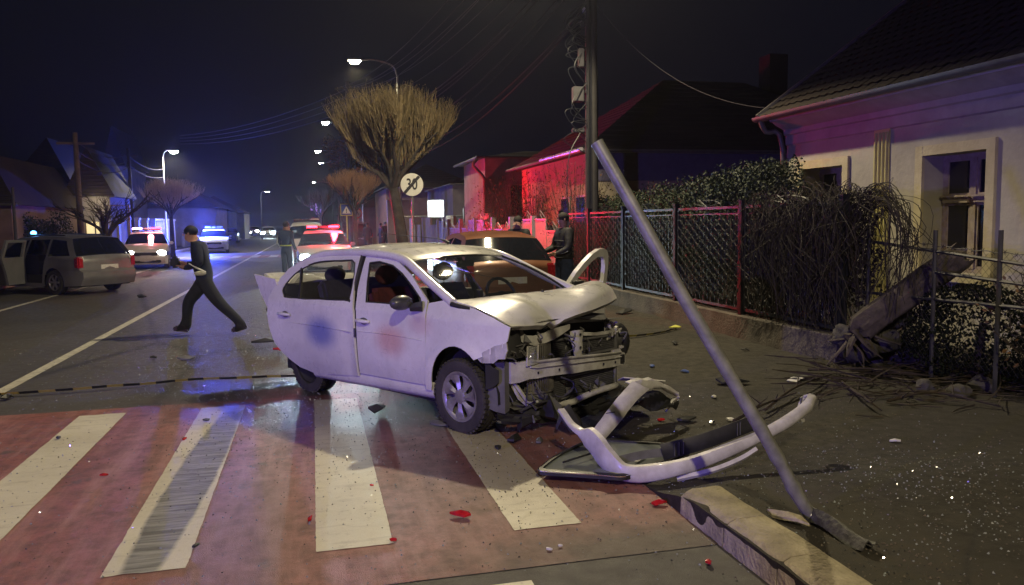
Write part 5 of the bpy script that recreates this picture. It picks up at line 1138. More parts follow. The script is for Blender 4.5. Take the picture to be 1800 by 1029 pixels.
# ================================================================== plants
def leaves(name, pts, size, m_, par, seed=1, up=.3):
    """pts: numpy array of leaf positions; each leaf is a folded quad"""
    rg = np.random.RandomState(seed); n = len(pts); d = rg.normal(size=(n, 3)); d[:, 2] += up; d /= np.linalg.norm(d, axis=1)[:, None]
    a = rg.normal(size=(n, 3)); b = np.cross(d, a); b /= np.linalg.norm(b, axis=1)[:, None]+1e-9; s = size*rg.uniform(.6, 1.35, (n, 1))
    c = np.cross(d, b); v = np.stack([pts-d*s*.5, pts+b*s*.28+c*s*.08, pts+d*s*.5, pts-b*s*.28+c*s*.08], 1).reshape(-1, 3)
    f = np.arange(n*4).reshape(-1, 4); me = bpy.data.meshes.new(name); me.from_pydata(v.tolist(), [], f.tolist()); return link(name, me, m_, par)
def cloud(blobs, n, seed, shell=.55):
    rg = np.random.RandomState(seed); out = []; vol = [a[3]*a[4]*a[5] for a in blobs]; tot = sum(vol)
    for bl, vv in zip(blobs, vol):
        k = int(n*vv/tot)+20; d = rg.normal(size=(k, 3)); d /= np.linalg.norm(d, axis=1)[:, None]; r = shell+(1-shell)*rg.uniform(0, 1, (k, 1))**.5
        wob = 1+.16*np.sin(d[:, :1]*7+bl[0]*3)*np.cos(d[:, 1:2]*6+bl[1])+.10*np.sin(d[:, 2:]*11)
        out.append(np.array(bl[:3])+d*r*wob*np.array(bl[3:6]))
    return np.concatenate(out)
M_LEAF = mat('evergreen_leaf', (.026, .042, .018), .65, col2=(.010, .018, .008), scale=2.2); M_LEAFD = mat('dry_leaf', (.17, .085, .03), .8, col2=(.08, .045, .02), scale=3)
hedge = empty('evergreen_hedge', (6.9, 14, 0), 0, 'dense evergreen hedge rising behind the dark lattice fence', 'hedge')
bl = [(.05, -2.9, 2.05, .55, .65, .62), (.1, -2.1, 2.10, .6, .7, .58), (.1, -1.2, 1.95, .55, .7, .55)]+[(0+jit(.15), -3.2+k*.62, 1.55-.02*k, .55, .55, 1.02+.10*math.sin(k*2.1)) for k in range(14)]
leaves('foliage', cloud(bl, 60000, 3, .45), .058, M_LEAF, hedge, 4)
m = MB()
for k in range(28): y = -4.3+k*.33; m.tube(spline([V(jit(.1), y, 0), V(jit(.2), y+jit(.2), .8), V(jit(.3), y+jit(.3), 1.7)], 3), [.025]*6+[.008], 4)
m.build('branches', M_TWIG, hedge)
# dry vine over the last fence panels
M_VTW = mat('vine_twigs', (.022, .015, .012), .9, col2=(.012, .009, .008), scale=9)
vine = empty('dry_vine', (FX+.1, 9, 0), 0, 'tangled leafless vine hanging over the last fence panels', 'climbing plant')
m = MB(); rg = random.Random(5)
for k in range(700):
    y = rg.uniform(-1.1, 1.1) if k % 3 else rg.uniform(-1.1, .3); x = rg.uniform(-.05, .55); ztop = 1.80+rg.uniform(-.2, .20)-.10*max(0, y-.3)
    out = rg.uniform(-.35, .1); ln = rg.uniform(.4, 1.5)
    pts = [V(x, y, ztop-.5*rg.random()), V(x+out*.3, y+rg.uniform(-.3, .3), ztop+rg.uniform(0, .12)), V(x*.6+out, y+rg.uniform(-.5, .35), ztop-.25*ln), V(x*.4+out*.8+rg.uniform(-.1, .1), y+rg.uniform(-.6, .4), max(.35, ztop-ln))]
    pts = [p_+V(rg.uniform(-.1, .1), rg.uniform(-.18, .18), rg.uniform(-.1, .1)) for p_ in pts]; q = spline(pts, 4); m.tube(q, [rg.uniform(.0025, .0055)]*len(q), 3, cap=False)
tag(m.build('twigs', M_VTW, vine, fixn=False), kind='stuff')
m = MB()
for k in range(12): y = -1.1+.2*k; m.tube(spline([V(.1+jit(.1), y, .1), V(.05+jit(.15), y+jit(.2), 1.0), V(jit(.1), y+jit(.3), 1.9)], 4), .014, 5)
m.build('stems', M_VTW, vine)
leaves('dead_foliage', cloud([(.28, 0, 1.1, .22, 1.2, .75), (.25, -.9, 1.2, .2, .5, .6)], 5000, 31, .1), .06, MATS['vine_twigs'], vine, 31)
# arching vine end to the right of the corner post
m = MB()
for k in range(60):
    y0 = -1.2; pts = [V(.1+rg.uniform(-.1, .2), y0+rg.uniform(-.1, .2), 1.75+rg.uniform(-.2, .2)), V(.1+rg.uniform(-.15, .2), y0-.35+rg.uniform(-.2, .2), 1.95+rg.uniform(-.15, .12)), V(.1+rg.uniform(-.2, .2), y0-.75+rg.uniform(-.25, .2), 1.6+rg.uniform(-.25, .2)), V(.1+rg.uniform(-.2, .2), y0-.7+rg.uniform(-.35, .35), .9+rg.uniform(-.3, .5))]
    q = spline(pts[:rg.choice((3, 4, 4))], 5); m.tube(q, rg.uniform(.003, .006), 3, cap=False)
tag(m.build('hanging_twigs', M_VTW, vine, fixn=False), kind='stuff')
def shrub(x, y, h, w_, n, seed, label, name='bare_shrub', m_=M_TWIG, leafn=0, group=None, cat='shrub'):
    s = empty(name, (x, y, 0), 0, label, cat, group); rg = random.Random(seed); m = MB()
    for k in range(n):
        a = rg.uniform(0, 6.3); r = w_*rg.uniform(.2, 1); hh = h*rg.uniform(.5, 1)
        p0 = V(rg.uniform(-.1, .1), rg.uniform(-.1, .1), 0); p1 = V(r*.35*math.cos(a), r*.35*math.sin(a), hh*.45); p2 = V(r*math.cos(a), r*math.sin(a), hh)
        q = spline([p0, p1+V(rg.uniform(-.1, .1), rg.uniform(-.1, .1), 0), p2], 4); m.tube(q, [.012*(1-.8*i/len(q)) for i in range(len(q))], 3, cap=False)
        for j in range(4):
            b = p1.lerp(p2, rg.random()); m.tube([b, b+V(rg.uniform(-.3, .3), rg.uniform(-.3, .3), rg.uniform(.05, .4))*w_*.6], [.005, .002], 3, cap=False)
    m.build('twigs', m_, s, fixn=False)
    if leafn: leaves('foliage', cloud([(0, 0, h*.6, w_, w_, h*.45)], leafn, seed, .2), .06, M_LEAFD, s, seed)
    return s
for k, (px, Y, h) in enumerate(((872, 26.5, 3.0), (905, 25.6, 3.2), (940, 25.2, 3.4), (985, 24, 3.6), (1012, 19.2, 3.3))):
    p = onY(px, 400, Y); shrub(p.x, Y, h, 1.0, 70, 20+k, ['bare shrub in front of the pinkish wall, leftmost', 'bare shrub left of the man in black jacket, before a dark window', 'tall bare shrub above the man in black jacket', 'bare shrub under the bright zinc eave', 'bare shrub at the foot of the utility pole'][k], leafn=500)
shrub(6.6, 4.6, 2.2, .8, 60, 40, 'thorny bramble in front of the large window', 'bramble', leafn=160); shrub(6.5, 5.6, 1.3, .8, 60, 41, 'low bramble tangle behind the wire fence', 'bramble', leafn=120)
sr = shrub(6.9, 5.55, 3.0, .5, 9, 43, 'thin leafy sapling standing before the window surround', 'sapling', leafn=70, cat='sapling')
def pollard(x, y, d0, hb_, h, w_, n, seed, label, lean=0., trunk_r=.17, m_=None, flat=False, group=None):
    """pollarded street tree: leaning trunk, knuckled limbs, brush of upright shoots"""
    t = empty('pollarded_tree', (x, y, 0), 0, label, 'tree', group); rg = random.Random(seed); m_ = m_ or M_TWIG
    MB().tube(spline([V(0, 0, 0), V(lean*.4, 0, hb_*.5), V(lean, 0, hb_)], 5), [trunk_r*(1.25-.45*i/10) for i in range(11)], 10).build('trunk', mat('bark', (.075, .062, .05), .95, col2=(.03, .026, .022), scale=6, bump=1., bscale=14), t, smooth=60)
    m = MB(); top = V(lean, 0, hb_); paths = []
    nl = 15 if n > 500 else 9
    for k in range(nl):
        a = 2*math.pi*k/nl+rg.uniform(-.25, .25); r = w_*rg.uniform(.55, 1.0) if k % 3 else w_*rg.uniform(.15, .45); rise = (h-hb_)*(.50 if not flat else .35)*(r/w_)**.8*rg.uniform(.75, 1.15)+(.25*(h-hb_) if r < w_*.5 else 0)
        e = top+V(r*math.cos(a), r*math.sin(a)*.85, rise)
        q = spline([top-V(0, 0, .25), top+(e-top)*.35+V(rg.uniform(-.08, .08), rg.uniform(-.08, .08), -.05), top+(e-top)*.7+V(rg.uniform(-.1, .1), rg.uniform(-.1, .1), .03), e], 5); m.tube(q, [trunk_r*.5*(1-.85*i/len(q)) for i in range(len(q))], 6); paths.append(q)
        for j in range(3):
            s0 = q[rg.randint(4, len(q)-3)]; e2 = s0+(e-top)*.35+V(rg.uniform(-.35, .35), rg.uniform(-.35, .35), rg.uniform(0, .35)); q2 = spline([s0, (s0+e2)/2+V(0, 0, -.04), e2], 4); m.tube(q2, [.03*(1-.6*i/len(q2)) for i in range(len(q2))], 5); paths.append(q2)
    m.build('limbs', MATS['bark'], t, smooth=60)
    m = MB()
    for k in range(n):
        q = rg.choice(paths); e = q[rg.randint(len(q)//3, len(q)-1)]; o_ = (e-top); o_.z = 0; rr_ = min(1.1, o_.length/w_)
        if flat: dirv = V(o_.x*.8/w_+rg.uniform(-.6, .6), o_.y*.8/w_+rg.uniform(-.6, .6), rg.uniform(.15, .9)).normalized(); ln = w_*rg.uniform(.2, .5)
        else: dirv = V(o_.x*.34/w_+rg.gauss(0, .17), o_.y*.3/w_+rg.gauss(0, .17), 1).normalized(); ln = max(.25, (h-.45*(h-hb_)*.5*rr_*rr_-e.z)*rg.uniform(.45, 1.0))
        b = e+V(rg.uniform(-.04, .04), rg.uniform(-.04, .04), 0); bend = V(o_.x*.06/w_+rg.uniform(-.07, .07), o_.y*.06/w_+rg.uniform(-.07, .07), 0)*ln; c1 = b+dirv*ln*.5+bend; c2 = b+dirv*ln+bend*.3
        w0 = rg.uniform(.7, 1.5); m.tube([b, c1, c2], [.010*w0, .007*w0, .003], 3, cap=False)
        for j in range(2):
            s0 = c1.lerp(c2, rg.uniform(-.5, .8)); m.tube([s0, s0+(dirv+V(rg.uniform(-.7, .7), rg.uniform(-.7, .7), 0))*ln*.2], [.005, .0025], 3, cap=False)
    tag(m.build('shoots', m_, t, fixn=False), kind='stuff')
    if n > 700:
        ii = np.random.RandomState(seed).choice(len(m.v), n*2); pp = np.array(m.v)[ii]; pp += np.random.RandomState(seed+1).normal(size=pp.shape)*.03
        tag(leaves('withered_leaves', pp, .045, m_, t, seed), kind='stuff')
    return t
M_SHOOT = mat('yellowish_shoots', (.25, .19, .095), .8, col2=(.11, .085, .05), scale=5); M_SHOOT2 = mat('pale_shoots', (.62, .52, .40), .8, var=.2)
p = G(712, 470); tx = onY(705, 430, 23.5)
pollard(tx.x+.15, 23.5, 0, 2.9, 5.75, 1.75, 1900, 11, 'large pollarded street tree with a brush of upright shoots behind the speed sign', -.35, .17, M_SHOOT)
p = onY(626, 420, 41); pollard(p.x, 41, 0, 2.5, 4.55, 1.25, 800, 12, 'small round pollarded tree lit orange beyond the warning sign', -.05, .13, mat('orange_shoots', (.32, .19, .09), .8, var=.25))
p = onY(566, 420, 62); pollard(p.x, 62, 0, 2.4, 4.6, 1.4, 400, 13, 'dim pollarded tree behind the pink sign, half hidden by the small tree', 0, .13)
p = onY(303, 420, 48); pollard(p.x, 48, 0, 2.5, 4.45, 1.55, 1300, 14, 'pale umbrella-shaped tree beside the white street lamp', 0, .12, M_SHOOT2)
p = onY(188, 430, 31); pollard(p.x, 31, 0, 1.6, 3.5, 1.35, 260, 15, 'dark bare tree in front of the lit yellow wall', 0, .15, M_TWIG, flat=True)
p = onY(612, 420, 47); t_ = shrub(p.x, 47.4, 7.0, 1.5, 60, 50, 'taller tree with brown withered leaves behind the big pollarded tree', 'leafy_tree', leafn=0, cat='tree')
leaves('foliage', cloud([(0, 0, 5.5, 1.1, 1.0, 1.2), (.6, 0, 4.6, .9, .8, .7), (-.7, .2, 6.2, .7, .7, .7)], 1500, 9, .2), .12, M_LEAFD, t_, 9)
MB().tube([V(0, 0, 0), V(.1, 0, 3), V(0, 0, 6)], [.13, .1, .04], 7).build('trunk', MATS['bark'], t_)
# ================================================================== across the road
M_GATE = mat('white_fence_paint', (.45, .45, .48), .6, var=.15, scale=8); M_DWALL = mat('dull_pink_render', (.17, .12, .11), .9, var=.25, scale=1.5); M_PALE = mat('pale_render', (.30, .29, .30), .85, var=.1, scale=2)
E_LITWALL = emat('lit_wall_glow', (1., .82, .42), .85)
def rect_by_px(x0, x1, Y): return onY(x0, 400, Y).x, onY(x1, 400, Y).x
a, b = rect_by_px(20, 131, 47)
nb_house('gabled_house', 'dark gabled house with a dull pink wall at the far left, behind the cypress shrubs', a, b, 47, 55, 3.6, 6.6, M_DWALL, M_TILE, .3, True)
a, b = rect_by_px(128, 196, 43)
hb2 = nb_house('lit_house', 'house across the road with warmly lit yellow wall and pale blue upper band', a, b, 43, 47.5, 3.2, 5.6, M_PALE, M_TILE, .3, False)
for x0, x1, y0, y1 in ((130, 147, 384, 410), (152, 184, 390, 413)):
    p0, p1 = onY(x0, y1, 42.96), onY(x1, y0, 42.96); m = MB(); m.b2(p0.x-a, p1.x-a, -.06, -.01, p0.z, p1.z); f_ = m.build('lit_wall_patch', E_LITWALL, hb2)  # glowing panel stands in for a lit patch of wall
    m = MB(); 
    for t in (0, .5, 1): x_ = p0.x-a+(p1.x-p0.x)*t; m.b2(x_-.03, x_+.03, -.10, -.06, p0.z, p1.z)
    m.build('patch_bar', M_FRAME, f_)
lamp('wall_fill_light', (a+1.2, 42.2, 2.9), (1., .8, .45), 25, .08)  # added warm light without a fitting, brightens the wall
a, b = rect_by_px(192, 222, 62); nb_house('tall_gable_house', 'tall narrow gable rising behind the bare tree across the road', a, b, 62, 70, 6.0, 8.8, M_GREYW, M_TILE, .2, False)
a, b = rect_by_px(-80, 22, 34); nb_house('edge_house', 'very dark house at the left edge behind the estate car', a, b, 34, 44, 2.6, 4.6, M_DWALL, M_TILE, .3, True)
for k, (x0, x1, Y) in enumerate(((352, 380, 70), (384, 402, 88), (404, 430, 104))):
    a, b = rect_by_px(x0, x1, Y); nb_house('far_house', ['dim house behind the blue beacon', 'dim house left of the distant traffic', 'farthest dim house next to the distant traffic'][k], a-6, b, Y, Y+9, 3.2, 5.5, M_GREYW, M_TILE, .3, True)
for k in range(6): y = 98+k*16; nb_house('far_house', 'far dark house along the right side of the road, number'.replace(', number', '')+[' just past the pink sign', ' under the fourth lamp', ' beyond the fourth lamp', ' level with the oncoming cars', ' beyond the oncoming cars', ' at the end of the street'][k], 5.5, 14, y, y+10, 3.6, 6, M_GREYW, M_TILE, .3, True)
# white fence and gate pillars
wf = empty('white_fence', (-9.7, 48, 0), 0, 'white picket fence with pillars lit blue and violet behind the patrol car', 'fence')
for k in range(9):
    m = MB(); m.box((0, -6+k*2.4, 1.05), (.35, .35, 2.1)); m.box((0, -6+k*2.4, 2.15), (.45, .45, .12)); m.build('pillar', M_GATE, wf)
    if k < 8:
        m = MB(); 
        for z in (.5, 1.45): m.box((0, -4.8+k*2.4, z), (.04, 2.0, .06))
        for j in range(11): m.box((0, -5.7+k*2.4+j*.18, .95), (.03, .07, 1.35+.15*math.sin(j/10*math.pi)))
        m.build('picket_panel', M_GATE, wf)
lw = MB().b2(0, .2, 0, 60, 0, 1.3).build('far_garden_wall', M_GREYW); lw.location = (-9.8, 66, 0); tag(lw, 'long low garden wall across the road, past the white fence', 'wall')
gw = MB().b2(-14, -2.2, 0, .25, 0, 1.2).build('low_wall', M_DWALL); p = onY(195, 420, 36); gw.location = (p.x, 36, 0); tag(gw, 'low dark garden wall behind the silver estate car', 'wall')
for k, (px, pt) in enumerate(((52, 372), (70, 384), (86, 382), (108, 366))):
    b0 = onY(px, 420, 35.4); t0 = onY(px, pt, 35.4); s = empty('cypress_shrub', (b0.x, 35.4, 0), 0, ['dark cypress shrub, leftmost of the four before the gabled house', 'short cypress shrub, second from left before the gabled house', 'short cypress shrub, third from left before the gabled house', 'widest cypress shrub, rightmost of the four before the gabled house'][k], 'shrub', 'cypress shrubs before the gabled house')
    leaves('foliage', cloud([(0, 0, t0.z*.5, .38+.12*(k == 3), .38, t0.z*.5)], 1500, 60+k, .3), .10, M_LEAF, s, k); MB().tube([(0, 0, 0), (0, 0, t0.z*.5)], .05, 5).build('trunk', M_TWIG, s)
g_ = MB(); a_ = onY(182, 362, 39.5); b_ = onY(226, 362, 39.5); g_.tube([V(a_.x, 39.5, a_.z), V(b_.x, 39.5, a_.z), V(b_.x, 39.5, 0)], .04, 6); o = g_.build('gate_frame', mat('warm_pole', (.35, .27, .18), .6)); tag(o, 'thin warm-lit metal gate frame left of the patrol car', 'gate')
# ================================================================== signs
M_SWHITE = mat('sign_white', (.66, .66, .62), .45, var=.06, scale=6); M_SBLK = mat('sign_black', (.02, .02, .022), .5, var=.1); M_SBLUE = mat('sign_blue', (.02, .05, .28), .5, var=.1); M_SYEL = mat('sign_yellow', (.60, .60, .10), .5, var=.1); M_SRED = mat('sign_red', (.50, .03, .04), .5, var=.1)
def text(body, size, loc, rot, m_, par, ex=.003, name='digits'):
    c = bpy.data.curves.new(name, 'FONT'); c.body = body; c.size = size; c.align_x = 'CENTER'; c.align_y = 'CENTER'; c.extrude = ex; c.offset = .004
    tmp = bpy.data.objects.new(name, c); COL.objects.link(tmp); dg = bpy.context.evaluated_depsgraph_get(); me = bpy.data.meshes.new_from_object(tmp.evaluated_get(dg)); bpy.data.objects.remove(tmp); me.materials.clear(); me.materials.append(m_)
    o = bpy.data.objects.new(name, me); COL.objects.link(o); o.parent = par; o.location = loc; o.rotation_euler = rot; return o
c = dep(724, 325, 21.0); sg = empty('speed_sign', (c.x, c.y, 0), R(-12), 'round white end-of-limit sign reading 30 with a black slash in front of the big tree', 'road sign'); z = c.z
MB().tube([(0, .03, 0), (0, .03, z+.25)], .03, 8).build('pole', M_STEEL, sg)
MB().lathe([(0, -.012), (.295, -.012), (.30, -.006), (.30, .004), (0, .004)], (0, 0, z), 'y', 36).build('disc', M_SWHITE, sg, smooth=30)
t = text('30', .33, (0, -.016, z), (R(90), 0, 0), M_SBLK, sg); t.scale = (.92, 1.25, 1)
dm = MB(); rt = Matrix.Rotation(R(-48), 3, 'Y')
dm.box((0, -.020, z), (.585, .006, .075), rt); dm.build('slash', M_SBLK, sg)
c = dep(766, 367, 37); sg = empty('lit_sign', (c.x, c.y, 0), R(-12), 'square glowing white shop sign on an arm right of the speed sign', 'sign')
m = MB(); m.box((0, 0, c.z), (.76, .14, .80)); q = m.build('sign_case', M_SWHITE, sg)
MB().box((0, -.075, c.z), (.70, .012, .74)).build('lit_face', emat('sign_face_glow', (.85, .97, 1.), 2.6), q)
for x_, z_ in ((-.14, .06), (-.06, .15), (.06, .15), (.14, .06)): MB().ball((x_, -.085, c.z+z_), .032, 8, 5, (1, .3, 1.1)).build('emblem_dot', M_SBLK, q)
MB().tube([(-1.6, .1, c.z-.35), (1.6, .1, c.z-.35)], .03, 6).build('sign_arm', M_STEEL, sg); MB().tube([(1.3, .1, 0), (1.3, .1, c.z)], .05, 6).build('pole', M_STEEL, sg)
lamp('sign_light', (c.x, c.y-.5, c.z), (.8, .95, 1.), 35, .2)
c = dep(609, 369, 40); sg = empty('crossing_sign', (c.x, c.y, 0), R(-10), 'square warning sign with white triangle and yellow border on a thin pole', 'road sign')
MB().tube([(0, .03, 0), (0, .03, c.z)], .035, 7).build('pole', M_SYEL, sg); q = MB().box((0, 0, c.z), (.60, .02, .60)).build('border', M_SYEL, sg); MB().box((0, -.014, c.z), (.53, .006, .53)).build('blue_field', M_SBLUE, q)
MB().add([(-.21, -.020, c.z-.19), (.21, -.020, c.z-.19), (0, -.020, c.z+.19)], [(0, 1, 2)]).build('triangle', M_SWHITE, q, fixn=False); m = MB(); m.box((0, -.024, c.z-.02), (.04, .004, .14)); m.box((0, -.024, c.z-.13), (.05, .004, .05)); m.build('figure', M_SBLK, q)
c = dep(627, 375, 43); sg = empty('ban_sign', (c.x, c.y, 0), R(-10), 'round red-rimmed sign under a small red disc, right of the triangle sign', 'road sign')
MB().tube([(0, .03, 0), (0, .03, c.z+.4)], .035, 7).build('pole', M_STEEL, sg); MB().lathe([(0, -.012), (.30, -.012), (.30, .004), (0, .004)], (0, 0, c.z), 'y', 24).build('rim_disc', M_SRED, sg); MB().lathe([(0, -.016), (.22, -.016), (.22, -.010)], (0, 0, c.z), 'y', 24).build('face', M_SWHITE, sg)
m = MB(); m.tube([(-.12, -.022, c.z-.12), (0, -.022, c.z+.14)], .022, 4); m.tube([(.12, -.022, c.z-.12), (0, -.022, c.z+.14)], .022, 4); m.tube([(0, -.022, c.z-.08), (0, -.022, c.z+.1)], .02, 4); m.build('symbol', M_SBLK, sg); MB().lathe([(0, -.012), (.2, -.012), (.2, .004), (0, .004)], (0, 0, c.z+.42), 'y', 20).build('small_disc', M_SRED, sg)
c = dep(555, 368, 62); sg = empty('pink_signs', (c.x, c.y, 0), R(-8), 'pair of small square signs shining pink above the traffic, left of the red beacon', 'road sign'); MB().tube([(.2, .03, 0), (.2, .03, c.z+.3)], .04, 6).build('pole', M_STEEL, sg)
for x_, z_, s_ in ((-.18, .12, .42), (.14, .28, .36), (.2, -.2, .42)): q = MB().box((x_, -.02*z_, c.z+z_), (s_, .02, s_)).build('sign_plate', mat('pinkish_plate', (.75, .45, .68), .5), sg); MB().box((x_, -.02*z_-.014, c.z+z_), (s_*.4, .006, s_*.4)).build('symbol', M_SBLUE, q)
# ================================================================== the bent post, torn bumper and wreckage
M_POST = mat('scuffed_post', (.25, .25, .225), .45, .15, col2=(.13, .13, .12), scale=11, bump=.08, bscale=50)
def zs(p): return pave_z(p[0], p[1]) if p[0] > 2.03 else .006
def gp(px, py, dz=0.):
    z = .05
    for _ in range(6): p = G(px, py, z); z = zs(p)+dz
    return G(px, py, z)
pb = gp(1428, 912, .02)
post = empty('bent_post', (pb.x, pb.y, pb.z), 0, 'bent grey steel signpost leaning left across the picture, torn off at its base', 'post')
rel = lambda v: Vector(v)-pb
d0 = (pb-CAM).dot(fwd)
pts = [pb, dep(1400, 868, d0-.02), dep(1375, 820, d0-.03), dep(1338, 755, d0-.06), dep(1200, 520, d0-.03), dep(1120, 375, d0), dep(1050, 252, d0+.02)]
m = MB(); q = []
for a, b in zip(pts[:-1], pts[1:]): q += [a.lerp(b, t/4) for t in range(4)]
q.append(pts[-1]); rr = [.035]*len(q)
rr[0] = .030; rr[1] = .034; rr[4] = .036; rr[5] = .042; rr[8] = .032; rr[9] = .039; rr[12] = .037
m.tube([rel(p) for p in q], rr, 16, flat=1.0); sh = m.build('shaft', M_POST, post, smooth=50)
top = rel(pts[-1]); dr = (pts[-1]-pts[-2]).normalized(); MB().tube([top-dr*.005, top+dr*.006], [.037, .035], 16).build('post_cap', M_POST, sh, smooth=50)
m = MB(); e = gp(1530, 962, .03); n = 9
def fl(u, v):
    p = pb.lerp(e, u)+V(0, 0, .015*math.sin(u*6)); w_ = .036+.010*u; a = (v-.5)*2
    sd = (e-pb).cross(V(0, 0, 1)).normalized(); return rel(p+sd*a*w_+V(0, 0, .045*(1-a*a)*(1-u*.5)+.012*math.sin(a*5)))
m.grid(fl, n, 8); m.build('crushed_end', mat('dark_crushed_steel', (.10, .10, .09), .6, .3, col2=(.04, .038, .034), scale=18, bump=.6, bscale=40), post, smooth=40, th=.006)
m = MB(); m.ball(rel(pb)+V(.0, 0, .03), .045, 8, 6, (1, 1, .6)); m.build('torn_fold', mat('bright_torn_steel', (.5, .5, .46), .35, .6, var=.3, scale=40), post, smooth=20)
# bumper cover
M_BUMP = mat('scraped_bumper_plastic', (.60, .59, .60), .42, col2=(.40, .385, .37), scale=9, coat=.2)
bp0 = gp(1130, 848)
bump_ = empty('torn_bumper', bp0, 0, 'long curved white bumper cover lying torn off in front of the car by the kerb', 'bumper')
def strip(pts, prof, name, m_, par, org, n=6, up=V(0, 0, 1), th=.006, ws=None, smooth=45, nz=.0):
    """sweep an open profile (height, outward) along a path"""
    P = spline(pts, n); out = []
    for i, p in enumerate(P):
        t = (P[min(i+1, len(P)-1)]-P[max(i-1, 0)]).normalized(); o_ = t.cross(up).normalized(); u_ = o_.cross(t).normalized(); k = i/(len(P)-1); w_ = 1 if ws is None else np.interp(k, *ws)
        out.append([p-org+u_*a*w_+o_*b+V(0, 0, nz*noise.noise(V(k*9, a*20, 3))) for a, b in prof])
    m = MB(); m.grid(lambda u, v: out[round(u*(len(P)-1))][round(v*(len(prof)-1))], len(P)-1, len(prof)-1)
    return m.build(name, m_, par, smooth=smooth, th=th)
BP = [dep(*a) for a in ((983, 721, 5.62), (1003, 749, 5.5), (1036, 775, 5.36), (1066, 812, 5.2), (1110, 836, 5.1), (1200, 824, 5.08), (1300, 787, 5.2), (1375, 751, 5.36), (1420, 719, 5.5), (1432, 700, 5.6))]
prof = [(.064, -.035), (.060, .0), (.040, .010), (0, .013), (-.035, .010), (-.052, -.002), (-.060, -.045)]
bs = strip(BP, prof, 'bumper_skin', M_BUMP, bump_, bp0, 6, ws=([0, .1, .17, .2, .28, .4, .6, .8, .95, 1], [.22, .30, .45, 1.25, 1.55, 1.0, .74, .68, .75, .45]), nz=.012)
GP = [p+V(.02, .10, .055) for p in (dep(1170, 818, 5.15), dep(1240, 800, 5.15), dep(1300, 778, 5.22), dep(1340, 762, 5.3))]
gr = strip(GP, [(.055, 0), (.02, .012), (-.02, .012), (-.055, 0)], 'grille_insert', M_BLK, bump_, bp0, 5, th=.012)
m = MB()
for i in (3, 4, 5, 19, 20): t = i/25; p = GP[0].lerp(GP[-1], t) if False else spline(GP, 9)[min(i, 27)]; m.box(p-bp0+V(-.01, -.016, 0), (.005, .005, .085))
m.build('grille_ribs', M_TRIM, gr)
strip([dep(1190, 842, 5.12), dep(1250, 828, 5.1), dep(1300, 808, 5.16), dep(1330, 790, 5.2)], [(.02, 0), (0, .015), (-.02, 0)], 'lower_lip', M_BUMP, bump_, bp0, 5)
MB().tube([p-bp0 for p in spline([BP[-1]+V(-.02, .02, .02), dep(1412, 700, 5.66), dep(1404, 722, 5.62), dep(1412, 740, 5.5)], 5)], .012, 6).build('fog_lamp_bezel', M_BUMP, bump_, smooth=60)
MB().grid(lambda u, v: dep(1406+24*u, 700+30*v-8*u, 5.64)-bp0+V(0, .03*math.sin(3*u), 0), 4, 4).build('fog_lamp_cup', M_TRIM, bump_, smooth=40, th=.01)
strip([dep(1085, 822, 5.12)+V(0, .06, .03), dep(1140, 806, 5.2)+V(0, .05, .02), dep(1210, 790, 5.3)], [(.02, 0), (0, .01), (-.03, .02)], 'inner_flange', M_TRIM, bump_, bp0, 5)
# second bumper fragment, standing on end
fp0 = gp(1060, 770)
fr2 = empty('bumper_corner', fp0, 0, 'broken white bumper corner with dark inner lining lying in front of the radiator', 'bumper')
lf_ = [dep(1036, 764, 5.9), dep(1060, 732, 6.0), dep(1088, 696, 6.12), dep(1112, 670, 6.26)]; rt_ = [dep(1062, 774, 5.92), dep(1090, 742, 6.02), dep(1118, 706, 6.14), dep(1142, 684, 6.28)]
lf_, rt_ = spline(lf_, 6), spline(rt_, 6)
MB().grid(lambda u, v: lf_[round(u*18)].lerp(rt_[round(u*18)], v)-fp0-fwd*(.035*math.sin(math.pi*v))+V(0, 0, .006*noise.noise(V(u*9, v*4, 2))), 18, 6).build('corner_skin', M_BUMP, fr2, smooth=45, th=.006)
MB().tube([lf_[7]-fp0-fwd*.02, lf_[8].lerp(rt_[8], .35)-fp0-fwd*.036], .003, 4).build('crack', M_DARK, fr2)
strip([dep(1108, 684, 6.3), dep(1130, 677, 6.38), dep(1162, 680, 6.5), dep(1192, 694, 6.6)], [(.06, -.05), (.05, 0), (0, .012), (-.03, .0), (-.04, -.02)], 'corner_flank', M_BUMP, fr2, fp0, 6, nz=.02, th=.005, ws=([0, .5, 1], [.9, .8, .4]))
m = MB(); m.grid(lambda u, v: dep(1112+78*u, 684+14*u+(32-10*u)*v+6*math.sin(u*9+v*4), 6.45+.25*u)-fp0+V(0, .04*math.sin(u*8+v*5), 0), 9, 6); m.build('inner_lining', M_BLK, fr2, smooth=20, th=.01)
m = MB(); m.grid(lambda u, v: dep(1096+74*u, 663+6*u+9*v, 6.6)-fp0+V(0, .12*v, .0), 6, 3); m.build('flange', M_BUMP, fr2, smooth=30, th=.008)
MB().tube([dep(1193, 697, 6.6)-fp0, dep(1170, 724, 6.75)-fp0], [.012, .006], 5).build('torn_strip', M_BUMP, fr2)
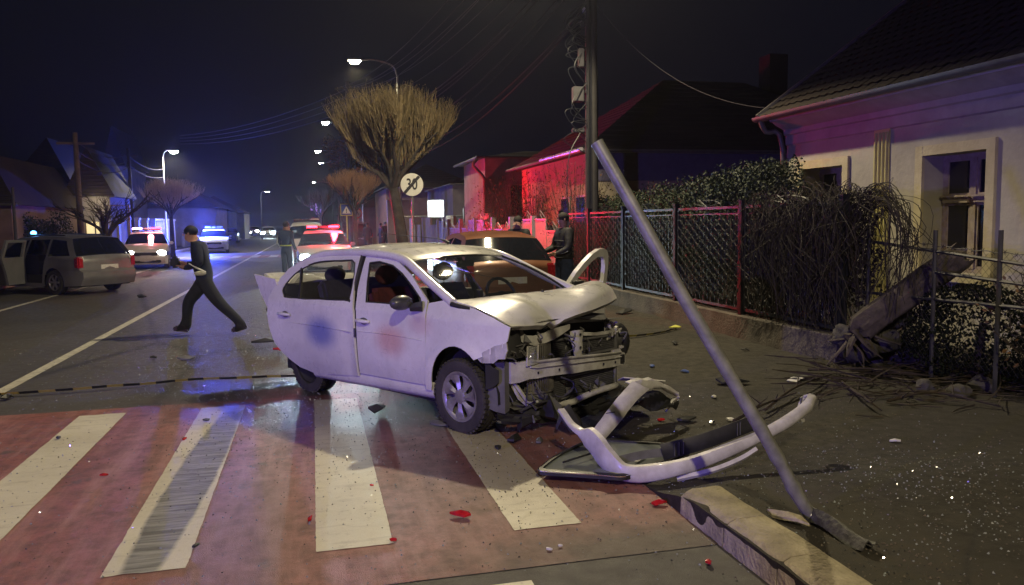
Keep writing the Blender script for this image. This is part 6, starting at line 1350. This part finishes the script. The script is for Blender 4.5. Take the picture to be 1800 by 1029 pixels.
# dark framed pane on the ground
pn0 = gp(1060, 805); pn = empty('framed_pane', pn0, 0, 'grey pane in a dark rounded frame lying flat under the torn bumper', 'panel')
ol = [(949, 828), (954, 819), (975, 803), (1003, 788), (1045, 773), (1120, 774), (1205, 780), (1190, 798), (1130, 826), (1100, 838), (1060, 836), (1000, 832)]
w3 = [gp(x_, y_, .07)-pn0 for x_, y_ in ol]; sm_ = smooth_poly([(v.x, v.y) for v in w3], 3); zt = .075
cx_, cy_ = sum(p[0] for p in sm_)/len(sm_), sum(p[1] for p in sm_)/len(sm_)
fo = MB(); inn = [(cx_+(x_-cx_)*.93, cy_+(y_-cy_)*.90) for x_, y_ in sm_]
k = len(sm_); vs_ = [V(x_, y_, zt+dz) for dz in (-.03, .0) for x_, y_ in sm_]+[V(x_, y_, zt+dz) for dz in (.004, -.03) for x_, y_ in inn]
fo.add(vs_, [(i+a*k, (i+1) % k+a*k, (i+1) % k+(a+1)*k, i+(a+1)*k) for a in range(3) for i in range(k)]); frm = fo.build('frame', M_BLK, pn, smooth=30)
MB().tube([V(x_, y_, zt-.004) for x_, y_ in sm_+[sm_[0]]], .006, 5).build('bright_edge', M_CHR, frm, smooth=60)
MB().prism(inn, lambda p: V(p[0], p[1], zt-.008), lambda p: V(p[0], p[1], zt-.016)).build('pane', mat('grey_blue_pane', (.16, .18, .185), .16, var=.2, scale=3, coat=.3), pn)
a_, b_ = gp(990, 818, .08)-pn0, gp(1045, 800, .08)-pn0; MB().tube([a_+V(0, 0, .02), b_+V(0, 0, .02)], .008, 5).build('wiper_arm', M_BLK, pn)
a_, b_ = gp(1118, 812, .08)-pn0, gp(1140, 797, .08)-pn0; MB().tube([a_, b_], .012, 4, flat=.2).build('glint_strip', M_PLATE, pn)  # pale strip stands in for a light reflection on the pane
# loose debris
def shard(px, py, w_, m_, label, dz=.0, seed=0, cat='debris', name='debris_fragment', tall=.35, asp=.5, rz=None):
    rg = random.Random(seed*7+int(px)); p = gp(px, py); o = MB(); n = rg.randint(5, 8); rz = rg.uniform(0, 3.1) if rz is None else rz
    ring = [(w_*.5*math.cos(2*math.pi*i/n)*rg.uniform(.6, 1.1), w_*.5*asp*math.sin(2*math.pi*i/n)*rg.uniform(.6, 1.1)) for i in range(n)]
    rt = Matrix.Rotation(rz, 3, 'Z'); h = w_*tall*.3
    vs_ = [rt @ V(a, b, .004+abs(h*math.sin(a*30+seed))) for a, b in ring]; vt = [v+V(0, 0, .008+h*rg.uniform(.1, .5)) for v in vs_]
    o.add(vs_+vt+[sum(vt, V(0, 0, 0))/n+V(0, 0, h)], [(i, (i+1) % n, n+(i+1) % n, n+i) for i in range(n)]+[(n+i, n+(i+1) % n, 2*n) for i in range(n)]+[tuple(range(n))])
    ob = o.build(name, m_, smooth=20); ob.location = p+V(0, 0, dz); tag(ob, label, cat); return ob
M_RSH = mat('red_lamp_plastic', (.42, .012, .02), .2, var=.3, scale=30, coat=.4); M_WCH = mat('white_chip', (.55, .54, .52), .5, var=.15); M_BCH = mat('blue_scrap', (.08, .13, .42), .4, var=.2)
for a in ((812, 911, .16, M_RSH, 'largest red lens fragment between the two right stripes'), (545, 915, .063, M_RSH, 'thin red fragment touching the left edge of the middle stripe'), (692, 952, .056, M_RSH, 'red sliver at the lower right corner of the middle stripe'), (653, 856, .035, M_RSH, 'small red fragment on the middle stripe'), (1158, 888, .13, M_RSH, 'red fragment just left of the kerb end'),
    (1162, 741, .09, M_RSH, 'red fragment on the pavement beside the broken bumper corner'), (1245, 992, .08, M_RSH, 'dull red fragment at the foot of the kerb'), (325, 774, .063, M_RSH, 'thin red fragment on the worn grooved stripe'), (182, 838, .063, M_RSH, 'dark red sliver left of the worn grooved stripe'), (490, 618, .22, M_RSH, 'flat red piece beside the rear of the car'),
    (467, 606, .36, M_BLK, 'long black plastic piece behind the rear wheel'), (326, 633, .24, M_TRIM, 'grey plastic piece in front of the striding man'), (270, 631, .14, M_BLK, 'black scrap left of the grey plastic piece'), (250, 525, .45, M_BLK, 'flat black piece on the road right of the estate car'), (12, 702, .22, M_BLK, 'black scrap on the tape at the left edge'),
    (102, 772, .08, M_BLK, 'small black scrap on the leftmost stripe'), (362, 741, .09, M_BLK, 'small black scrap at the top of the worn stripe'), (662, 723, .30, M_BLK, 'black trim piece under the middle of the car'), (345, 962, .05, M_BLK, 'tiny black chip on the worn stripe'), (770, 750, .22, M_TRIM, 'thin grey splinters in front of the front wheel'),
    (948, 778, .16, M_TRIM, 'folded grey plate left of the framed pane'), (905, 775, .24, M_BLK, 'black splinter near the framed pane'), (875, 790, .10, M_BLK, 'small black splinter on the rightmost stripe'), (1280, 676, .42, M_BLK, 'round black trim ring behind the bent post'), (1203, 655, .13, M_BCH, 'blue scrap nearest the bent post on the pavement'),
    (1146, 646, .12, M_BCH, 'blue scrap with a white cable end on the pavement'), (1187, 579, .24, M_SYEL, 'yellow heap of tape at the end of the pavement barrier tape'), (1186, 606, .18, M_BLK, 'black scrap below the pavement barrier tape'), (1310, 617, .14, M_BLK, 'black scrap on the pavement near the plinth'), (1252, 746, .10, M_CHR, 'shiny crumpled bulb holder right of the broken corner'),
    (1285, 742, .12, M_WCH, 'pale chip right of the shiny bulb holder'), (1572, 778, .10, M_WCH, 'white chip on the dark pavement right of the bent post'), (1205, 742, .20, M_BLK, 'black splinter behind the shiny bulb holder'), (1385, 918, .22, M_CONC, 'flat stone flake left of the post base'), (965, 968, .035, M_WCH, 'grey chip near the lower edge of the red surface'), (1100, 552, .45, M_BLK, 'black heap at the foot of the plinth behind the wreck'),
    (1255, 700, .10, M_WCH, 'small pale chip between kerb and plinth'), (985, 962, .025, M_WCH, 'tiny silver chip at the lower edge of the red surface')):
    shard(*a[:5], seed=int(a[1]))
for k in range(9):   # black remains under the nose
    x_, y_ = [(905, 745), (930, 760), (965, 755), (985, 740), (1000, 765), (885, 735), (950, 742), (1010, 735), (925, 735)][k]
    o = shard(x_, y_, random.uniform(.16, .34), (M_BLK, M_TRIM)[k % 3 == 0], 'black plastic remains heaped under the broken nose of the wreck', seed=90+k, tall=1.6); o['group'] = 'plastic remains under the wreck'
# number plate fragment
p = gp(1406, 668); pl_ = MB().grid(lambda u, v: V(-.17+.34*u, -.055+.11*v, .012+.02*math.sin(u*4)), 8, 2).build('number_plate', M_PLATE, smooth=60, th=.004); pl_.location = p; pl_.rotation_euler = (0, 0, R(28)); tag(pl_, 'bent white number plate lying on the pavement near the branches', 'number plate')
for k in range(5): MB().box((-.11+.055*k, 0, .034+.006*math.sin(k)), (.022, .05, .004)).build('blurred_character', M_TRIM, pl_)
# barrier tape
M_TY = mat('tape_yellow', (.62, .52, .10), .4, var=.1); M_TB = mat('tape_black', (.02, .02, .02), .4, var=.1)
def tape(px_pts, label, seg=.16, w_=.055):
    P = spline([gp(x_, y_, .015) for x_, y_ in px_pts], 14); T = empty('barrier_tape', P[0], 0, label, 'barrier tape'); L = 0; Q = MB(); cur = 0
    def flush():
        if Q.f: Q.build('yellow_band' if cur % 2 else 'black_band', M_TY if cur % 2 else M_TB, T, fixn=False)
    for a, b in zip(P[:-1], P[1:]):
        n = max(1, int((b-a).length/.04))
        for i in range(n):
            c, d = a.lerp(b, i/n), a.lerp(b, (i+1)/n); s_ = (d-c).cross(V(0, 0, 1)).normalized()*w_*.5
            if int(L/seg) != cur: flush(); Q = MB(); cur = int(L/seg)
            wob = lambda v: V(0, 0, .012*noise.noise(v*2)); Q.add([c-s_-P[0]+wob(c), d-s_-P[0]+wob(d), d+s_*.3-P[0]+wob(d)+V(0, 0, .031), c+s_*.3-P[0]+wob(c)+V(0, 0, .031)], [(0, 1, 2, 3)]); L += (d-c).length
    flush()
tape([(-30, 697), (60, 692), (170, 684), (300, 673), (400, 668), (512, 663), (540, 664)], 'yellow and black barrier tape lying across the road behind the red crossing')
tape([(1088, 595), (1120, 592), (1160, 586), (1190, 579)], 'short yellow and black barrier tape lying on the pavement right of the wreck')
# glass crumbs
def crumbs(name, areas, size, m_, label, seed):
    rg = np.random.RandomState(seed); V_, F_ = [], []
    for (x_, y_, rx, ry, n, rot) in areas:
        a = rg.normal(size=(n, 2))*np.array([rx, ry])*.55; c, s = math.cos(rot), math.sin(rot)
        for u, v in a:
            X, Y = x_+u*c-v*s, y_+u*s+v*c
            if Y < 1.5: continue
            z = pave_z(X, Y) if 2.04 < X < 5.7 else .008; sz = size*rg.uniform(.4, 1.5)*(1+.03*max(0, Y-6)); k = len(V_)
            t = rg.uniform(0, 6.28, 3); V_ += [(X+sz*math.cos(t[0]), Y+sz*math.sin(t[0]), z), (X+sz*math.cos(t[0]+2.1), Y+sz*math.sin(t[0]+2.1), z), (X+sz*math.cos(t[0]+4.2), Y+sz*math.sin(t[0]+4.2), z+sz*.3), (X+sz*.3*math.cos(t[1]), Y+sz*.3*math.sin(t[1]), z+sz*rg.uniform(.6, 1.4))]
            F_ += [(k, k+1, k+3), (k+1, k+2, k+3), (k+2, k, k+3)]
    me = bpy.data.meshes.new(name); me.from_pydata(V_, [], F_); o = link(name, me, m_); tag(o, label, None, None, 'stuff'); return o
M_GCR = mat('glass_crumb', (.30, .33, .35), .14, .1, var=0, spec=1.)
crumbs('glass_crumbs', [(-.6, 11.5, 1.5, 3.0, 4200, 0), (-.3, 12.0, 2.8, 3.6, 3400, 0), (.2, 8.2, 2.2, 1.1, 1600, -.5), (-.2, 5.6, 3.0, 2.4, 900, 0), (2.6, 5.0, 1.6, 2.2, 700, 0), (3.6, 3.4, 1.2, 1.4, 1100, 0), (-4, 10, 3, 4, 500, 0)], .0055, M_GCR, 'crumbs of broken glass scattered over the road', 21)
crumbs('dark_crumbs', [(.2, 6.6, 2.6, 1.5, 900, 0), (-1, 5, 3.5, 1.6, 260, 0), (3, 4.6, 1.6, 2.2, 900, 0), (1.2, 5.0, .8, 1.1, 350, 0), (2.5, 3.0, .3, 1.6, 700, 0)], .0048, M_BLK, 'dark crumbs of plastic and dirt on the ground', 22)
crumbs('gravel', [(3.4, 4.2, 1.5, 1.8, 900, 0), (2.6, 2.9, .35, 1.4, 300, 0), (4.6, 6.5, .8, 1.6, 300, 0)], .006, mat('gravel_stone', (.12, .10, .08), .9, var=.4, scale=30), 'small gravel on the pavement', 23)
# ================================================================== broken tree stump, rubble, wire fence at the right
M_BARKW = mat('split_wood', (.085, .068, .058), .95, col2=(.028, .022, .02), scale=7, bump=1.2, bscale=12)
lp = gp(1520, 640); log = empty('fallen_log', lp, 0, 'broken tree trunk leaning to the right over the rubble beside the fence corner', 'tree trunk')
la, lb_ = dep(1505, 585, 8.6), dep(1690, 447, 8.3); ax = (lb_-la); N = 14
m = MB(); q = [la.lerp(lb_, t/N)+V(0, 0, .02*math.sin(t)) for t in range(N+1)]
u1 = ax.cross(V(0, 0, 1)).normalized(); u2 = u1.cross(ax).normalized()
def lf(u, v):
    i = u*N; p = la.lerp(lb_, u); a = 2*math.pi*v; r = .15*(1-.12*u)*(1+.16*noise.noise(V(math.cos(a)*1.5, math.sin(a)*1.5, u*3))+.07*math.sin(a*7)); r *= (.55 if u < .05 else 1)
    ex = .05*math.sin(a*5) if u > .97 or u < .04 else 0
    return p+u1*r*math.cos(a)*1.1+u2*r*math.sin(a)+ax.normalized()*ex-lp
m.grid(lf, 20, 22); m.add([lb_-lp+(u1*math.cos(a)+u2*math.sin(a))*.08 for a in [k*.63 for k in range(10)]], [tuple(range(10))]); m.build('trunk', M_BARKW, log, smooth=50)
for k in range(17):
    a = la-lp+V(jit(.10), jit(.08), jit(.06)); d_ = V(jit(.38)+.1, jit(.25), -random.uniform(.05, .38)); MB().tube(spline([a, a+d_*.5+V(jit(.08), jit(.08), 0), a+d_], 4), [.04+jit(.02), .04, .034, .034, .026, .026, .02, .012, .004], 6, flat=.5).build('splinter', M_BARKW, log, smooth=40)
M_RUB = mat('broken_concrete', (.075, .068, .066), .95, col2=(.03, .028, .027), scale=6, bump=1., bscale=14)
def rock(p, r, label, seed, group=None):
    bm = bmesh.new(); bmesh.ops.create_icosphere(bm, subdivisions=3, radius=r)
    for v in bm.verts:
        n_ = v.co.normalized(); v.co = v.co*(1+.34*noise.noise(n_*1.6+V(seed, 0, 0))+.12*noise.noise(n_*5+V(0, seed, 0))); v.co.z *= .8
    me = bpy.data.meshes.new('rubble_stone'); bm.to_mesh(me); bm.free(); o = link('rubble_stone', me, M_RUB, None, 50); o.location = p; tag(o, label, 'rubble', group); return o
for k, (px, py, r) in enumerate(((1492, 632, .20), (1520, 610, .22), (1545, 640, .17), (1500, 590, .15), (1488, 600, .09), (1560, 600, .20), (1600, 640, .22), (1640, 650, .14), (1580, 560, .18), (1700, 700, .10), (1740, 690, .12), (1640, 690, .09))):
    p = gp(px, py) if py > 620 else dep(px, py, 8.7); rock(p+V(0, .1, r*.3 if py > 620 else 0), r, ['pale rubble block touching the end of the plinth', 'upright rubble block under the trunk', 'rubble block in front of the trunk base', 'rubble block at the trunk foot, upper left', 'small rubble lump on the plinth end', 'rubble block behind the splinters', 'large rubble block right of the splinters', 'flat rubble piece right of the large block', 'rubble under the middle of the leaning trunk', 'small stone among the branches', 'stone at the right among the branches', 'small stone before the large rubble block'][k], k*3.1)
m = MB()
for k in range(260):
    p = gp(random.uniform(1430, 1830), random.gauss(668, 20)); a = random.uniform(0, 6.28); L = random.uniform(.15, .9); d_ = V(math.cos(a), math.sin(a)*.7, random.uniform(-.05, .18))
    m.tube(spline([p+V(0, 0, .02), p+d_*L*.5+V(jit(.06), jit(.06), .02), p+d_*L+V(0, 0, .02)], 3), [random.uniform(.003, .010)]*6+[.003], 3, cap=False)
tag(m.build('twig_litter', M_TWIG, fixn=False), 'twigs and dead stalks piled on the pavement edge', kind='stuff')
for k, (a, b, c) in enumerate((((1345, 720), (1400, 680), (1470, 655)), ((1480, 672), (1520, 700), (1550, 722)), ((1290, 740), (1340, 712), (1400, 690)), ((1560, 705), (1640, 690), (1760, 715)), ((1420, 650), (1520, 648), (1640, 655)))):
    q = spline([gp(*a, .03), gp(*b, .09), gp(*c, .03)], 6); o = MB(); o.tube(q, [.016*(1-.6*i/len(q)) for i in range(len(q))], 5)
    for j in range(4): s_ = q[2+2*j]; o.tube([s_, s_+V(jit(.2), jit(.2), .08)], [.008, .003], 4)
    ob = o.build('fallen_branch', M_TWIG, smooth=60); tag(ob, ['dead branch reaching left towards the bent post', 'dead branch pointing to the lower right', 'thin dead branch touching the bumper tip', 'long dead branch at the right edge', 'dead branch at the foot of the rubble'][k], 'branch')
wfe = empty('wire_fence', (6.05, 5, 0), 0, 'sagging wire fence with dark rails and barbed wire in front of the large window', 'fence')
fx = 6.05
def wf_(px, py): p = onX(px, py, fx); return p-V(fx, 5, 0)
for a, b in (((1500, 420), (1830, 470)), ((1500, 512), (1830, 545)), ((1640, 478), (1830, 505))): MB().tube([wf_(*a), wf_(*b)], .018, 6).build('rail', M_BLK, wfe)
m = MB(); a, b = wf_(1500, 405), wf_(1830, 450); n = 40
pts = [a.lerp(b, i/n)+V(0, 0, -.04*math.sin(math.pi*i/n)+.008*math.sin(i*1.7)) for i in range(n+1)]; m.tube(pts, .004, 4)
for p in pts[::2]: m.tube([p+V(0, -.015, -.02), p+V(0, .015, .02)], .003, 3); m.tube([p+V(0, .015, -.02), p+V(0, -.015, .02)], .003, 3)
m.build('barbed_wire', M_BLK, wfe)
for px in (1528, 1645, 1760): t = wf_(px, 405); MB().tube([V(0, t.y, -.0), V(0, t.y, t.z)], .022, 6).build('fence_post', M_BLK, wfe)
m = MB(); y = 2.4
y1, y2 = wf_(1830, 450).y, wf_(1500, 420).y
k = 0
while y1+k*.075 < y2+1.2: yy = y1+k*.075; m.tube([V(0, yy, .25), V(0, yy-1.1, 1.35)], .0018, 3, cap=False); m.tube([V(0, yy-1.1, .25), V(0, yy, 1.35)], .0018, 3, cap=False); k += 1
tag(m.build('wire_mesh', M_BLK, wfe, fixn=False), kind='stuff')
for k in range(3):
    s = shrub(6.6+.4*k, 3.4+.9*k, 1.6, .7, 70, 80+k, ['dark dry weeds at the right edge behind the rubble', 'dark dry weeds under the large window', 'dark dry weeds beside the fallen trunk'][k], 'dry_weeds', leafn=150, cat='weeds')
db = empty('dark_bush', (6.55, 6.7, 0), 0, 'low dark bush behind the fallen trunk under the window', 'shrub'); leaves('foliage', cloud([(0, 0, .5, .6, .9, .55), (.2, -1.1, .4, .5, .7, .45), (0, .9, .45, .4, .6, .5)], 9000, 77), .05, mat('shade_leaf', (.010, .014, .008), .9, spec=.1), db, 5); MB().tube([V(0, 0, 0), V(.1, 0, .6)], .04, 5).build('stem', M_TWIG, db)
# ================================================================== night haze round the whole street
hz = bpy.data.materials.new('haze_air'); hz.use_nodes = True; hn = hz.node_tree; hn.nodes.remove(hn.nodes['Principled BSDF'])
pv = hn.nodes.new('ShaderNodeVolumePrincipled'); pv.inputs['Color'].default_value = (.9, .92, 1, 1); pv.inputs['Density'].default_value = .0006; pv.inputs['Anisotropy'].default_value = .82
hn.links.new(pv.outputs[0], hn.nodes['Material Output'].inputs['Volume'])
tag(MB().b2(-520, 520, -80, 920, -1.2, 13.5).build('haze', hz), kind='stuff')
